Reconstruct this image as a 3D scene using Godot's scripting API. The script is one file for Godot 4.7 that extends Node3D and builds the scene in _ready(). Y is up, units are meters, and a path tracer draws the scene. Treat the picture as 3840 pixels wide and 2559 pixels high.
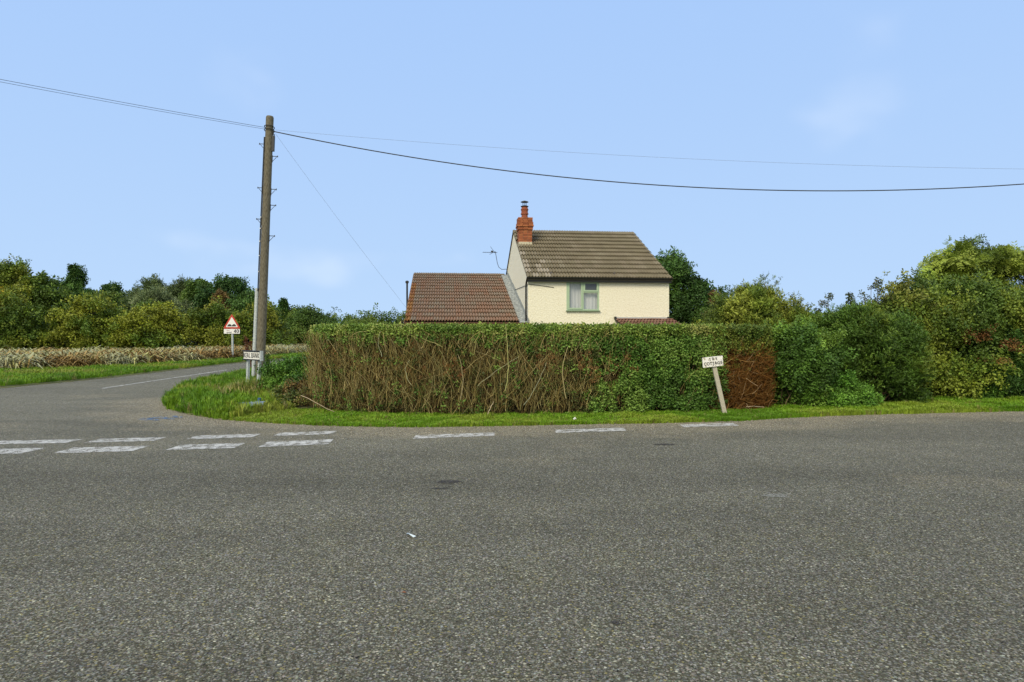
extends Node3D
# Country road junction with a cottage behind a clipped hedge. Metres, y up, the camera looks towards -z.

var names := {}
var rng := RandomNumberGenerator.new()
var lump := FastNoiseLite.new()
var tint := FastNoiseLite.new()
var M := {}
var C := {}

# ---------------------------------------------------------------- mesh builder
class MB:
	var v := PackedVector3Array()
	var n := PackedVector3Array()
	var uv := PackedVector2Array()
	var c := PackedColorArray()
	var ix := PackedInt32Array()
	var col := Color.WHITE
	func vert(p: Vector3, nn: Vector3, t := Vector2.ZERO) -> int:
		v.append(p); n.append(nn); uv.append(t); c.append(col)
		return v.size() - 1
	# corners run counter-clockwise seen from outside
	func quad(a: Vector3, b: Vector3, d: Vector3, e: Vector3) -> void:
		var nn := (b - a).cross(e - a)
		if nn.length_squared() < 1e-14: nn = (d - b).cross(e - b)
		nn = nn.normalized()
		var w := (b - a).length()
		var h := (e - a).length()
		var i := vert(a, nn, Vector2(0, h)); vert(b, nn, Vector2(w, h)); vert(d, nn, Vector2(w, 0)); vert(e, nn, Vector2(0, 0))
		ix.append_array([i, i + 2, i + 1, i, i + 3, i + 2])
	func tri(a: Vector3, b: Vector3, d: Vector3) -> void:
		var nn := (b - a).cross(d - a).normalized()
		var i := vert(a, nn); vert(b, nn); vert(d, nn)
		ix.append_array([i, i + 2, i + 1])
	func box(at: Vector3, s: Vector3, b := Basis()) -> void:
		var x := b.x * s.x * 0.5
		var y := b.y * s.y * 0.5
		var z := b.z * s.z * 0.5
		quad(at - x - y + z, at + x - y + z, at + x + y + z, at - x + y + z)
		quad(at + x - y - z, at - x - y - z, at - x + y - z, at + x + y - z)
		quad(at + x - y + z, at + x - y - z, at + x + y - z, at + x + y + z)
		quad(at - x - y - z, at - x - y + z, at - x + y + z, at - x + y - z)
		quad(at - x + y + z, at + x + y + z, at + x + y - z, at - x + y - z)
		quad(at - x - y - z, at + x - y - z, at + x - y + z, at - x - y + z)
	# a bar of rectangular section between two points
	func bar(a: Vector3, b: Vector3, w: float, t: float, side := Vector3.RIGHT) -> void:
		var y := (b - a).normalized()
		var z := side.cross(y).normalized()
		var x := y.cross(z).normalized()
		box((a + b) * 0.5, Vector3(w, (b - a).length(), t), Basis(x, y, z))
	func tube(pts: Array, r0: float, r1: float, sides := 6, caps := true) -> void:
		var count := pts.size()
		var first := v.size()
		var t0: Vector3 = (pts[1] - pts[0]).normalized()
		var u: Vector3 = t0.cross(Vector3(0.31, 0.2, 0.93)).normalized()
		for i in count:
			var t: Vector3 = (pts[min(i + 1, count - 1)] - pts[max(i - 1, 0)]).normalized()
			u = (u - t * u.dot(t)).normalized()
			var w := t.cross(u)
			var r := lerpf(r0, r1, float(i) / (count - 1))
			for k in sides:
				var a := TAU * k / sides
				var d := u * cos(a) + w * sin(a)
				vert(pts[i] + d * r, d, Vector2(float(k) / sides, i))
		for i in count - 1:
			for k in sides:
				var a := first + i * sides + k
				var b := first + i * sides + (k + 1) % sides
				ix.append_array([a, a + sides, b, b, a + sides, b + sides])
		if caps:
			for e in 2:
				var i := 0 if e == 0 else count - 1
				var t: Vector3 = (pts[0] - pts[1] if e == 0 else pts[count - 1] - pts[count - 2]).normalized()
				var m := vert(pts[i], t)
				for k in sides: vert(v[first + i * sides + k], t)
				for k in sides:
					var p := m + 1 + k
					var q := m + 1 + (k + 1) % sides
					ix.append_array([m, p, q] if e == 0 else [m, q, p])
	# profile: array of Vector2(radius, height)
	func lathe(at: Vector3, prof: Array, sides := 16) -> void:
		for i in prof.size() - 1:
			var p: Vector2 = prof[i]
			var q: Vector2 = prof[i + 1]
			var d := Vector2(q.y - p.y, p.x - q.x).normalized()
			var first := v.size()
			for k in sides:
				var a := TAU * k / sides
				var dir := Vector3(cos(a), 0, sin(a))
				var nn := dir * d.x + Vector3.UP * d.y
				vert(at + dir * p.x + Vector3.UP * p.y, nn)
				vert(at + dir * q.x + Vector3.UP * q.y, nn)
			for k in sides:
				var a := first + k * 2
				var b := first + ((k + 1) % sides) * 2
				ix.append_array([a, b, a + 1, b, b + 1, a + 1])
	# a flat outline (counter-clockwise in x,y) given thickness t along +z
	func plate(outline: PackedVector2Array, z: float, t: float) -> void:
		var tri_ := Geometry2D.triangulate_polygon(outline)
		for k in range(0, tri_.size(), 3):
			var a := outline[tri_[k]]
			var b := outline[tri_[k + 1]]
			var d := outline[tri_[k + 2]]
			if (b - a).cross(d - a) < 0:
				var s := b; b = d; d = s
			tri(Vector3(a.x, a.y, z + t), Vector3(b.x, b.y, z + t), Vector3(d.x, d.y, z + t))
			tri(Vector3(a.x, a.y, z), Vector3(d.x, d.y, z), Vector3(b.x, b.y, z))
		for k in outline.size():
			var a := outline[k]
			var b := outline[(k + 1) % outline.size()]
			quad(Vector3(a.x, a.y, z), Vector3(b.x, b.y, z), Vector3(b.x, b.y, z + t), Vector3(a.x, a.y, z + t))
	func leaf(base: Vector3, dir: Vector3, side: Vector3, l: float, w: float, fold := 0.25) -> void:
		var up := side.cross(dir).normalized()
		var tip := base + dir * l
		var m := base + dir * l * 0.45
		tri(base, m + side * w + up * w * fold, tip)
		tri(base, tip, m - side * w + up * w * fold)
	func commit() -> ArrayMesh:
		var a := []
		a.resize(Mesh.ARRAY_MAX)
		a[Mesh.ARRAY_VERTEX] = v; a[Mesh.ARRAY_NORMAL] = n; a[Mesh.ARRAY_TEX_UV] = uv; a[Mesh.ARRAY_COLOR] = c; a[Mesh.ARRAY_INDEX] = ix
		var m := ArrayMesh.new()
		m.add_surface_from_arrays(Mesh.PRIMITIVE_TRIANGLES, a)
		return m

# ---------------------------------------------------------------- naming helpers
func numbered(called: String) -> String:
	var k: int = names.get(called, -1) + 1
	names[called] = k
	return called if k == 0 else "%s_%03d" % [called, k]

func tag(o: Node, label: String, category: String, group := "", kind := "") -> Node:
	o.set_meta("label", label)
	if category: o.set_meta("category", category)
	if group: o.set_meta("group", group)
	if kind: o.set_meta("kind", kind)
	return o

func thing(called: String, label: String, category: String, at := Vector3.ZERO, turn := 0.0, group := "") -> Node3D:
	var o := Node3D.new()
	o.name = numbered(called)
	add_child(o)
	o.position = at
	o.rotation.y = turn
	tag(o, label, category, group)
	return o

func put(called: String, mesh, material, parent: Node = null) -> MeshInstance3D:
	var o := MeshInstance3D.new()
	o.mesh = mesh.commit() if mesh is MB else mesh
	o.material_override = material
	if parent == null:
		o.name = numbered(called)
		add_child(o)
	else:
		o.name = called
		var k := 0
		while parent.has_node(NodePath(o.name)):
			k += 1
			o.name = "%s_%03d" % [called, k]
		parent.add_child(o)
	return o

func setting(called: String, mesh, material) -> MeshInstance3D:
	var o := put(called, mesh, material)
	o.set_meta("kind", "structure")
	return o

func scatter(called: String, mesh: Mesh, material, places: Array, colors: PackedColorArray, parent: Node = null) -> MultiMeshInstance3D:
	var mm := MultiMesh.new()
	mm.transform_format = MultiMesh.TRANSFORM_3D
	mm.use_colors = true
	mm.mesh = mesh
	mm.instance_count = places.size()
	for i in places.size():
		mm.set_instance_transform(i, places[i])
		mm.set_instance_color(i, colors[i])
	var o := MultiMeshInstance3D.new()
	o.multimesh = mm
	o.material_override = material
	if parent == null:
		o.name = numbered(called)
		add_child(o)
	else:
		o.name = called
		parent.add_child(o, true)
		o.set_meta("kind", "stuff")
	return o

func rnd(a := 1.0, b = null) -> float:
	return rng.randf() * a if b == null else rng.randf_range(a, b)

func unit() -> Vector3:
	var z := rng.randf_range(-1, 1)
	var a := rng.randf() * TAU
	var r := sqrt(1 - z * z)
	return Vector3(r * cos(a), z, r * sin(a))

func any_turn() -> Basis:
	return Basis(unit(), rng.randf() * TAU)

func lin(r: float, g: float, b: float) -> Color:
	return Color(r, g, b).linear_to_srgb()

# ---------------------------------------------------------------- materials
func plain(r: float, g: float, b: float, rough := 0.85, metal := 0.0) -> StandardMaterial3D:
	var m := StandardMaterial3D.new()
	m.albedo_color = lin(r, g, b)
	m.roughness = rough
	m.metallic = metal
	return m

func noise_map(freq: float, ramp: Gradient, oct := 4, size := 512, kind := FastNoiseLite.TYPE_SIMPLEX_SMOOTH, s := 1) -> NoiseTexture2D:
	var f := FastNoiseLite.new()
	f.seed = s
	f.noise_type = kind
	f.frequency = freq
	f.fractal_octaves = oct
	var t := NoiseTexture2D.new()
	t.width = size; t.height = size
	t.seamless = true
	t.noise = f
	if ramp: t.color_ramp = ramp
	return t

func ramp(pts: Array) -> Gradient:
	var g := Gradient.new()
	var o := PackedFloat32Array()
	var k := PackedColorArray()
	for p in pts:
		o.append(p[0]); k.append(lin(p[1], p[2], p[3]))
	g.offsets = o; g.colors = k
	return g

func mapped(t: Texture2D, scale: float, rough := 0.9, world := true) -> StandardMaterial3D:
	var m := StandardMaterial3D.new()
	m.albedo_texture = t
	m.uv1_triplanar = true
	m.uv1_world_triplanar = world
	m.uv1_scale = Vector3.ONE * scale
	m.roughness = rough
	return m

func leafy(rough := 0.5, through := 0.35) -> StandardMaterial3D:
	var m := StandardMaterial3D.new()
	m.vertex_color_use_as_albedo = true
	m.roughness = rough
	m.metallic_specular = 0.35
	m.cull_mode = BaseMaterial3D.CULL_DISABLED
	if through > 0:
		m.backlight_enabled = true
		m.backlight = Color(through, through, through)
	return m

# stones set in bitumen: a picture of colour and one of height
func asphalt_pictures() -> Array:
	var S := 2048
	var col := PackedByteArray()
	col.resize(S * S * 3)
	var hgt := PackedByteArray()
	hgt.resize(S * S)
	var r := RandomNumberGenerator.new()
	r.seed = 77
	for i in S * S:
		var q := r.randi() & 31
		col[i * 3] = 84 + q; col[i * 3 + 1] = 81 + q; col[i * 3 + 2] = 68 + q
		hgt[i] = q
	for i in 330000:
		var x := r.randi() % S
		var y := r.randi() % S
		var k := r.randf()
		var g := 136.0 + r.randfn(0, 33)
		var a := g + r.randfn(2, 5)
		var b := g - 8 + r.randfn(0, 8)
		var rad := 1 + (1 if k > 0.25 else 0) + (1 if k > 0.82 else 0)
		if k > 0.9945:
			g = 205 + r.randf() * 45; a = g + 2; b = g - 18
		elif k > 0.982:
			a = 178; g = 168; b = 118
		elif k < 0.09:
			g = 42 + r.randf() * 20; a = g + 4; b = g - 8
		var ca := clampi(int(a), 0, 255)
		var cg := clampi(int(g), 0, 255)
		var cb := clampi(int(b), 0, 255)
		var top := 70 + (r.randi() & 127)
		for dy in range(-rad, rad + 1):
			for dx in range(-rad, rad + 1):
				if dx * dx + dy * dy <= rad * rad + 0.6:
					var at := ((y + dy) & (S - 1)) * S + ((x + dx) & (S - 1))
					col[at * 3] = ca; col[at * 3 + 1] = cg; col[at * 3 + 2] = cb
					hgt[at] = top - 12 * (dx * dx + dy * dy) / rad
	return [ImageTexture.create_from_image(Image.create_from_data(S, S, false, Image.FORMAT_RGB8, col)), ImageTexture.create_from_image(Image.create_from_data(S, S, false, Image.FORMAT_L8, hgt))]

func make_materials() -> void:
	var pics := asphalt_pictures()
	var a := StandardMaterial3D.new()
	a.albedo_texture = pics[0]
	a.heightmap_enabled = true
	a.heightmap_texture = pics[1]
	a.heightmap_scale = 0.35
	a.roughness = 0.92
	a.metallic_specular = 0.3
	a.vertex_color_use_as_albedo = true
	M.asphalt = a
	M.soil = mapped(noise_map(0.02, ramp([[0.25, 0.10, 0.12, 0.03], [0.5, 0.15, 0.16, 0.05], [0.75, 0.19, 0.15, 0.08]]), 5), 0.35, 1.0)
	M.field = mapped(noise_map(0.02, ramp([[0.25, 0.10, 0.17, 0.03], [0.6, 0.15, 0.22, 0.04], [0.8, 0.2, 0.2, 0.07]]), 5, 512, FastNoiseLite.TYPE_SIMPLEX_SMOOTH, 5), 0.06, 1.0)
	# pebbledash: cream with shallow lumps
	var w := mapped(noise_map(0.035, ramp([[0.25, 0.71, 0.66, 0.485], [0.45, 0.775, 0.73, 0.565], [0.8, 0.80, 0.76, 0.60]]), 4, 1024, FastNoiseLite.TYPE_SIMPLEX_SMOOTH, 8), 0.3)
	w.heightmap_enabled = true
	w.heightmap_texture = noise_map(0.05, null, 3, 1024, FastNoiseLite.TYPE_CELLULAR, 9)
	w.heightmap_scale = 1.6
	M.wall = w
	M.tile = StandardMaterial3D.new()
	M.tile.vertex_color_use_as_albedo = true
	M.tile.albedo_texture = noise_map(0.03, ramp([[0.28, 0.5, 0.48, 0.43], [0.52, 0.72, 0.70, 0.66], [0.66, 0.86, 0.86, 0.8], [0.74, 1, 1, 0.95]]), 5, 512, FastNoiseLite.TYPE_SIMPLEX_SMOOTH, 12)
	M.tile.uv1_triplanar = true
	M.tile.uv1_world_triplanar = true
	M.tile.uv1_scale = Vector3.ONE * 1.6
	M.tile.roughness = 0.95
	M.painted = StandardMaterial3D.new()
	M.painted.vertex_color_use_as_albedo = true
	M.painted.roughness = 0.9
	M.wood = mapped(noise_map(0.05, ramp([[0.25, 0.055, 0.046, 0.028], [0.45, 0.135, 0.118, 0.078], [0.7, 0.20, 0.18, 0.128]]), 4, 512, FastNoiseLite.TYPE_SIMPLEX_SMOOTH, 15), 1.0, 0.95, false)
	M.wood.uv1_scale = Vector3(3.0, 0.22, 3.0)
	M.grey_wood = mapped(noise_map(0.05, ramp([[0.2, 0.27, 0.24, 0.17], [0.5, 0.42, 0.39, 0.30], [0.8, 0.52, 0.49, 0.39]]), 4, 512, FastNoiseLite.TYPE_SIMPLEX_SMOOTH, 16), 1.0, 0.95, false)
	M.grey_wood.uv1_scale = Vector3(9.0, 0.8, 9.0)
	M.board = mapped(noise_map(0.016, ramp([[0.22, 0.42, 0.37, 0.26], [0.32, 0.66, 0.64, 0.55], [0.5, 0.80, 0.79, 0.72]]), 5, 512, FastNoiseLite.TYPE_SIMPLEX_SMOOTH, 18), 2.0, 0.7, false)
	M.steel = mapped(noise_map(0.03, ramp([[0.3, 0.34, 0.38, 0.37], [0.6, 0.48, 0.52, 0.50]]), 4, 256, FastNoiseLite.TYPE_SIMPLEX_SMOOTH, 19), 2.0, 0.55, false)
	M.lead = mapped(noise_map(0.02, ramp([[0.25, 0.17, 0.18, 0.16], [0.5, 0.30, 0.32, 0.30], [0.8, 0.42, 0.43, 0.38]]), 4, 256, FastNoiseLite.TYPE_SIMPLEX_SMOOTH, 21), 1.0, 0.8)
	M.black = plain(0.018, 0.018, 0.016, 0.5)
	M.dark_iron = plain(0.03, 0.03, 0.028, 0.6)
	M.cable = plain(0.03, 0.032, 0.035, 0.7)
	M.thin_cable = plain(0.16, 0.17, 0.18, 0.7)
	M.white = plain(0.78, 0.78, 0.74, 0.5)
	M.ink = plain(0.02, 0.02, 0.02, 0.6)
	M.faded_ink = plain(0.10, 0.10, 0.09, 0.8)
	M.red = plain(0.48, 0.045, 0.022, 0.5)
	M.sage = plain(0.36, 0.47, 0.31, 0.45)
	M.sage_dark = plain(0.14, 0.2, 0.12, 0.6)
	M.curtain = plain(0.50, 0.51, 0.50, 0.95)
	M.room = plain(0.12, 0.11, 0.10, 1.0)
	M.concrete = mapped(noise_map(0.02, ramp([[0.3, 0.26, 0.26, 0.23], [0.6, 0.4, 0.4, 0.36]]), 4, 256, FastNoiseLite.TYPE_SIMPLEX_SMOOTH, 23), 0.8)
	M.clay = mapped(noise_map(0.03, ramp([[0.3, 0.19, 0.05, 0.025], [0.7, 0.34, 0.10, 0.045]]), 4, 256, FastNoiseLite.TYPE_SIMPLEX_SMOOTH, 24), 2.0)
	M.mortar = plain(0.30, 0.19, 0.12, 1.0)
	M.blue = plain(0.035, 0.10, 0.19, 0.8)
	M.leaf = leafy()
	M.grass = leafy(0.6, 0.35)
	M.straw = leafy(0.8, 0.2)
	M.bark = leafy(0.95, 0.0)
	var g := StandardMaterial3D.new()
	g.transparency = BaseMaterial3D.TRANSPARENCY_ALPHA
	g.albedo_color = Color(0.75, 0.8, 0.82, 0.12)
	g.roughness = 0.02
	g.metallic_specular = 0.9
	M.glass = g
	# worn thermoplastic: paint that has flaked off in places
	var p := StandardMaterial3D.new()
	var im := Image.create(512, 512, false, Image.FORMAT_RGBA8)
	var f1 := FastNoiseLite.new(); f1.seed = 31; f1.frequency = 0.09
	var f2 := FastNoiseLite.new(); f2.seed = 32; f2.frequency = 0.012
	var rr := RandomNumberGenerator.new(); rr.seed = 5
	for y in 512:
		for x in 512:
			var wear := f1.get_noise_2d(x, y) * 0.5 + f2.get_noise_2d(x, y) * 0.5 + rr.randf() * 0.28
			var k := 0.74 + 0.12 * f2.get_noise_2d(x * 2 + 900, y * 2) + rr.randf_range(-0.05, 0.05)
			im.set_pixel(x, y, Color(k, k * 0.99, k * 0.95, 0.0 if wear > 0.21 else 1.0))
	p.albedo_texture = ImageTexture.create_from_image(im)
	p.transparency = BaseMaterial3D.TRANSPARENCY_ALPHA_SCISSOR
	p.alpha_scissor_threshold = 0.5
	p.uv1_triplanar = true
	p.uv1_world_triplanar = true
	p.uv1_scale = Vector3.ONE * 0.9
	p.roughness = 0.8
	M.road_paint = p
	var pb := p.duplicate()
	pb.albedo_color = Color(0.38, 0.50, 0.62)
	pb.uv1_scale = Vector3.ONE * 0.8
	pb.uv1_offset = Vector3(0.3, 0, 0.1)
	var im2 := Image.create(256, 256, false, Image.FORMAT_RGBA8)
	for y in 256:
		for x in 256:
			var keep := f1.get_noise_2d(x * 2, y * 2) * 0.6 + rr.randf() * 0.5
			im2.set_pixel(x, y, Color(0.9, 0.95, 1, 1.0 if keep > 0.2 else 0.0))
	pb.albedo_texture = ImageTexture.create_from_image(im2)
	M.blue_paint = pb
	var st := pb.duplicate()
	st.albedo_color = lin(0.055, 0.040, 0.028)
	M.stain = st
	var du := pb.duplicate()
	du.albedo_color = lin(0.30, 0.26, 0.19)
	M.dust = du

# ---------------------------------------------------------------- foliage pieces
func make_clumps() -> void:
	rng.seed = 11
	# broad leaves in a ball of radius 1
	for k in 3:
		var b := MB.new()
		for i in 20:
			var p := unit() * rnd(0.15, 0.95)
			var d := (p.normalized() * 0.7 + unit() + Vector3.UP * 0.1).normalized()
			var s := d.cross(unit()).normalized()
			b.col = Color.WHITE * rnd(0.7, 1.0)
			b.leaf(p, d, s, rnd(0.45, 0.7), rnd(0.15, 0.22))
		C["broad%d" % k] = b.commit()
	# a spray of narrow leaves along short stems, growing along +y
	var b2 := MB.new()
	for i in 5:
		var d := (Vector3.UP * 1.2 + unit() * 0.8).normalized()
		for j in 6:
			var p := d * (0.15 + 0.15 * j)
			var l := (d * 0.8 + unit()).normalized()
			b2.col = Color.WHITE * rnd(0.7, 1.0)
			b2.leaf(p, l, l.cross(unit()).normalized(), rnd(0.3, 0.45), 0.06)
	C.spray = b2.commit()
	# ash-like: leaflets in opposite pairs along drooping stalks
	var b3 := MB.new()
	for i in 6:
		var d := unit()
		d.y = d.y * 0.5 + 0.15
		d = d.normalized()
		var s := d.cross(Vector3.UP).normalized()
		for j in 4:
			var p := d * (0.25 + 0.2 * j) + Vector3.DOWN * 0.05 * j * j
			b3.col = Color.WHITE * rnd(0.75, 1.0)
			for q in [-1.0, 1.0]:
				var l: Vector3 = (s * q + d * 0.6 + Vector3.DOWN * 0.2).normalized()
				b3.leaf(p, l, l.cross(Vector3.UP).normalized(), 0.42, 0.09, 0.3)
	C.ash = b3.commit()
	# grass tuft: unit height
	for k in 2:
		var g := MB.new()
		for i in 15:
			var a := rnd(TAU)
			var out := Vector3(cos(a), 0, sin(a))
			var side := Vector3(-out.z, 0, out.x)
			var base := out * rnd(0.0, 0.35) + side * rnd(-0.2, 0.2)
			var h := rnd(0.5, 1.0)
			var lean := rnd(0.1, 0.55)
			var w := rnd(0.025, 0.05)
			var m := base + Vector3.UP * h * 0.6 + out * lean * 0.35
			var t := base + Vector3.UP * h * (1.0 - lean * 0.3) + out * lean
			g.col = Color.WHITE * rnd(0.7, 1.0)
			g.quad(base - side * w, base + side * w, m + side * w * 0.8, m - side * w * 0.8)
			g.tri(m - side * w * 0.8, m + side * w * 0.8, t)
		C["tuft%d" % k] = g.commit()
	# flopped dry reeds, unit height
	var r := MB.new()
	for i in 16:
		var a := rnd(TAU)
		var out := Vector3(cos(a), 0, sin(a))
		var side := Vector3(-out.z, 0, out.x)
		var base := unit() * 0.4
		base.y = 0
		var h := rnd(0.6, 1.1)
		var m := base + Vector3.UP * h * 0.65 + out * 0.15
		var q := m + Vector3.UP * h * rnd(-0.1, 0.3) + out * 0.3
		var t := q + out * rnd(0.2, 0.5) + Vector3.DOWN * rnd(-0.1, 0.5)
		var w := rnd(0.012, 0.03)
		r.col = Color.WHITE * rnd(0.6, 1.0)
		r.quad(base - side * w, base + side * w, m + side * w, m - side * w)
		r.quad(m - side * w, m + side * w, q + side * w, q - side * w)
		r.tri(q - side * w, q + side * w, t)
	C.reed = r.commit()
	# knot of short bare twigs in a ball of radius 1
	var t2 := MB.new()
	for i in 12:
		var p := unit() * rnd(0.2, 0.8)
		var d := (unit() + p.normalized() * 0.5).normalized()
		t2.col = Color.WHITE * rnd(0.55, 1.0)
		var q := p + d * rnd(0.5, 0.9) + unit() * 0.12
		t2.tube([p, (p + q) * 0.5 + unit() * 0.1, q], 0.045, 0.025, 3, false)
	C.twigs = t2.commit()
	# pebble
	var s2 := MB.new()
	for q in [Vector3.UP, Vector3.DOWN]:
		for k in 5:
			var a := TAU * k / 5
			var e := TAU * (k + 1) / 5
			var u := Vector3(cos(a), 0, sin(a)) * (0.8 + 0.3 * ((k * 7) % 3) / 2.0)
			var w := Vector3(cos(e), 0, sin(e)) * (0.8 + 0.3 * (((k + 1) % 5 * 7) % 3) / 2.0)
			if q.y > 0: s2.tri(u, q * 0.6, w)
			else: s2.tri(u, w, q * 0.6)
	C.pebble = s2.commit()

# palette entry picked by slow noise with a little chance
func pick(pal: Array, p: Vector3, scale: float) -> Color:
	var t := tint.get_noise_3dv(p * scale) * 1.5 + 0.5 + rnd(-0.22, 0.22)
	var k := clampi(int(t * pal.size()), 0, pal.size() - 1)
	var c: Color = pal[k]
	var b := rnd(0.75, 1.2)
	b *= 1.7
	return Color(minf(c.r * b, 0.8), minf(c.g * b * 1.02, 0.8), c.b * b * 0.85)

# leaf clumps spread through the outer part of several ellipsoids [centre, radii]
func foliage(called: String, parent: Node, lobes: Array, count: int, mesh: Mesh, mat, size: float, pal: Array, shell := 0.45, gap := -0.35, rough := 0.35, freq := 1.0, flat := false) -> void:
	var area := []
	var total := 0.0
	for l in lobes:
		var r: Vector3 = l[1]
		total += pow(r.x * r.y, 0.8) + pow(r.y * r.z, 0.8) + pow(r.x * r.z, 0.8)
		area.append(total)
	var places := []
	var cols := PackedColorArray()
	# every lobe carries its own boughs; leaves gather round them and leave dark gaps between
	var boughs := []
	for l in lobes:
		var own := []
		for k in 18:
			var d := unit()
			if d.y < -0.3 and rnd() < 0.6: d.y = -d.y
			var q := rnd(0.72, 1.0) * (1.0 + rough * lump.get_noise_3dv((l[0] + d * l[1]) * freq * 2.0) * 1.4)
			own.append([l[0] + d * l[1] * q, rnd(0.72, 1.25), d])
		boughs.append(own)
	for i in count:
		var pickd := rnd(total)
		var k := 0
		while area[k] < pickd: k += 1
		var c0: Vector3 = lobes[k][0]
		var r0: Vector3 = lobes[k][1]
		var p: Vector3
		var d: Vector3
		var bright := 1.0
		if rnd() < 0.72:
			var bo: Array = boughs[k][rng.randi() % 18]
			d = bo[2]
			bright = bo[1]
			var g := Vector3(rng.randfn(), rng.randfn() * 0.8, rng.randfn()) * 0.21
			p = bo[0] + g * r0
			if rnd() < 0.06: p += (d + Vector3.UP * 0.4) * minf(r0.x, 1.2) * rnd(0.05, 0.24)
		else:
			d = unit()
			p = c0 + d * r0 * (0.95 - shell * rng.randf())
			bright = 0.85
		if p.y < 0.03: continue
		var inside := false
		for j in lobes.size():
			if j != k:
				var e: Vector3 = (p - lobes[j][0]) / lobes[j][1]
				if e.length_squared() < 0.3:
					inside = true
					break
		if inside: continue
		if lump.get_noise_3dv(p * freq * 3.1 + Vector3(50, 0, 0)) < gap: continue
		var s := size * rnd(0.65, 1.35)
		var basis := any_turn() if not flat else Basis(Quaternion(Vector3.UP, (d + Vector3.UP * 0.7 + unit() * 0.4).normalized())) * Basis(Vector3.UP, rnd(TAU))
		places.append(Transform3D(basis.scaled(Vector3.ONE * s), p))
		cols.append(pick(pal, p + Vector3(parent.position.x, 0, parent.position.z), 0.9 * freq) * bright)
	scatter(called, mesh, mat, places, cols, parent)

func bent(a: Vector3, b: Vector3, wob: float, n := 5) -> Array:
	var pts := []
	for i in n:
		var t := float(i) / (n - 1)
		pts.append(a.lerp(b, t) + unit() * wob * sin(t * PI))
	return pts

# a tree: trunk, branches to every lobe, crown
func tree(called: String, label: String, category: String, at: Vector3, h: float, w: float, pal: Array, opt := {}) -> Node3D:
	var o := thing(called, label, category, at, 0.0, opt.get("group", ""))
	var lobes: Array = opt.get("lobes", [])
	if lobes.is_empty():
		var kind: String = opt.get("form", "round")
		var n: int = opt.get("n", 9)
		for i in n:
			var t := float(i) / maxi(n - 1, 1)
			var y := lerpf(h * opt.get("low", 0.25), h * 0.88, t)
			var prof := sin(PI * clampf(0.22 + 0.7 * t, 0, 1)) if kind == "round" else (1.05 - t) if kind == "cone" else 0.9 - 0.25 * t
			var a := i * 2.4 + rnd(0.6)
			var off := w * 0.5 * prof * rnd(0.35, 0.75)
			if t > 0.93: off *= 0.3
			var rr := w * 0.5 * (0.34 + 0.25 * prof) * rnd(0.8, 1.15)
			if kind == "cone": rr = w * 0.5 * (0.2 + 0.5 * prof)
			lobes.append([Vector3(cos(a) * off, y - rr * 0.25 * t, sin(a) * off), Vector3(rr, rr * rnd(0.75, 1.0), rr)])
	var bark: Color = opt.get("bark", Color(0.09, 0.075, 0.05))
	var tr := MB.new()
	tr.col = bark
	var top := Vector3(rnd(-0.1, 0.1) * w, h * 0.72, 0)
	var r0: float = opt.get("trunk", 0.025 * h + 0.02)
	tr.tube(bent(Vector3(0, -0.05, 0), top, 0.03 * h, 7), r0, r0 * 0.25, 7)
	put("trunk", tr, M.bark, o)
	var br := MB.new()
	for l in lobes:
		br.col = bark * rnd(0.8, 1.2)
		var c0: Vector3 = l[0]
		var from := Vector3(0, clampf(c0.y * 0.5, 0.1, h * 0.6), 0)
		br.tube(bent(from, c0, 0.04 * h, 5), r0 * 0.4, r0 * 0.12, 5)
		for i in int(opt.get("twigs", 4)):
			br.tube(bent(c0 * 0.8 + from * 0.2, c0 + unit() * l[1] * rnd(0.8, 1.08), 0.03 * h, 4), r0 * 0.13, r0 * 0.04, 3, false)
	put("branches", br, M.bark, o)
	foliage("crown", o, lobes, opt.get("count", 2600), opt.get("mesh", C.broad0), M.leaf, opt.get("leaf", 0.36), pal, opt.get("shell", 0.5), opt.get("gap", -0.3), opt.get("rough", 0.35), opt.get("freq", 0.45), opt.get("flat", false))
	return o

func in_poly(p: Vector2, poly: PackedVector2Array) -> bool:
	return Geometry2D.is_point_in_polygon(p, poly)

func box_of(poly: PackedVector2Array) -> Rect2:
	var r := Rect2(poly[0], Vector2.ZERO)
	for p in poly: r = r.expand(p)
	return r

# tufts over a patch of ground; poly holds (x, distance) points
func sward(called: String, label: String, poly: PackedVector2Array, density: float, h0: float, h1: float, pal: Array, mesh: Mesh, mat, wide := 1.0, y := 0.05, edge := 0.0, noise := 0.6) -> void:
	var r := box_of(poly)
	var places := []
	var cols := PackedColorArray()
	for i in int(r.get_area() * density):
		var p := r.position + Vector2(rng.randf(), rng.randf()) * r.size
		if not in_poly(p, poly): continue
		var nn := lump.get_noise_2d(p.x * 2.3, p.y * 2.3)
		if nn < edge - 0.75 + rnd(-0.1, 0.1): continue
		var h := rnd(h0, h1) * (1.0 + 0.7 * nn)
		var b := Basis(Vector3.UP, rnd(TAU)).scaled(Vector3(h * wide, h, h * wide))
		places.append(Transform3D(b, Vector3(p.x, y, -p.y)))
		cols.append(pick(pal, Vector3(p.x, 0, p.y), noise) * 0.61 if rnd() > 0.05 or h > 0.3 else Color(0.30, 0.26, 0.10))
	tag(scatter(called, mesh, mat, places, cols), label, "grass", "", "stuff")

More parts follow.
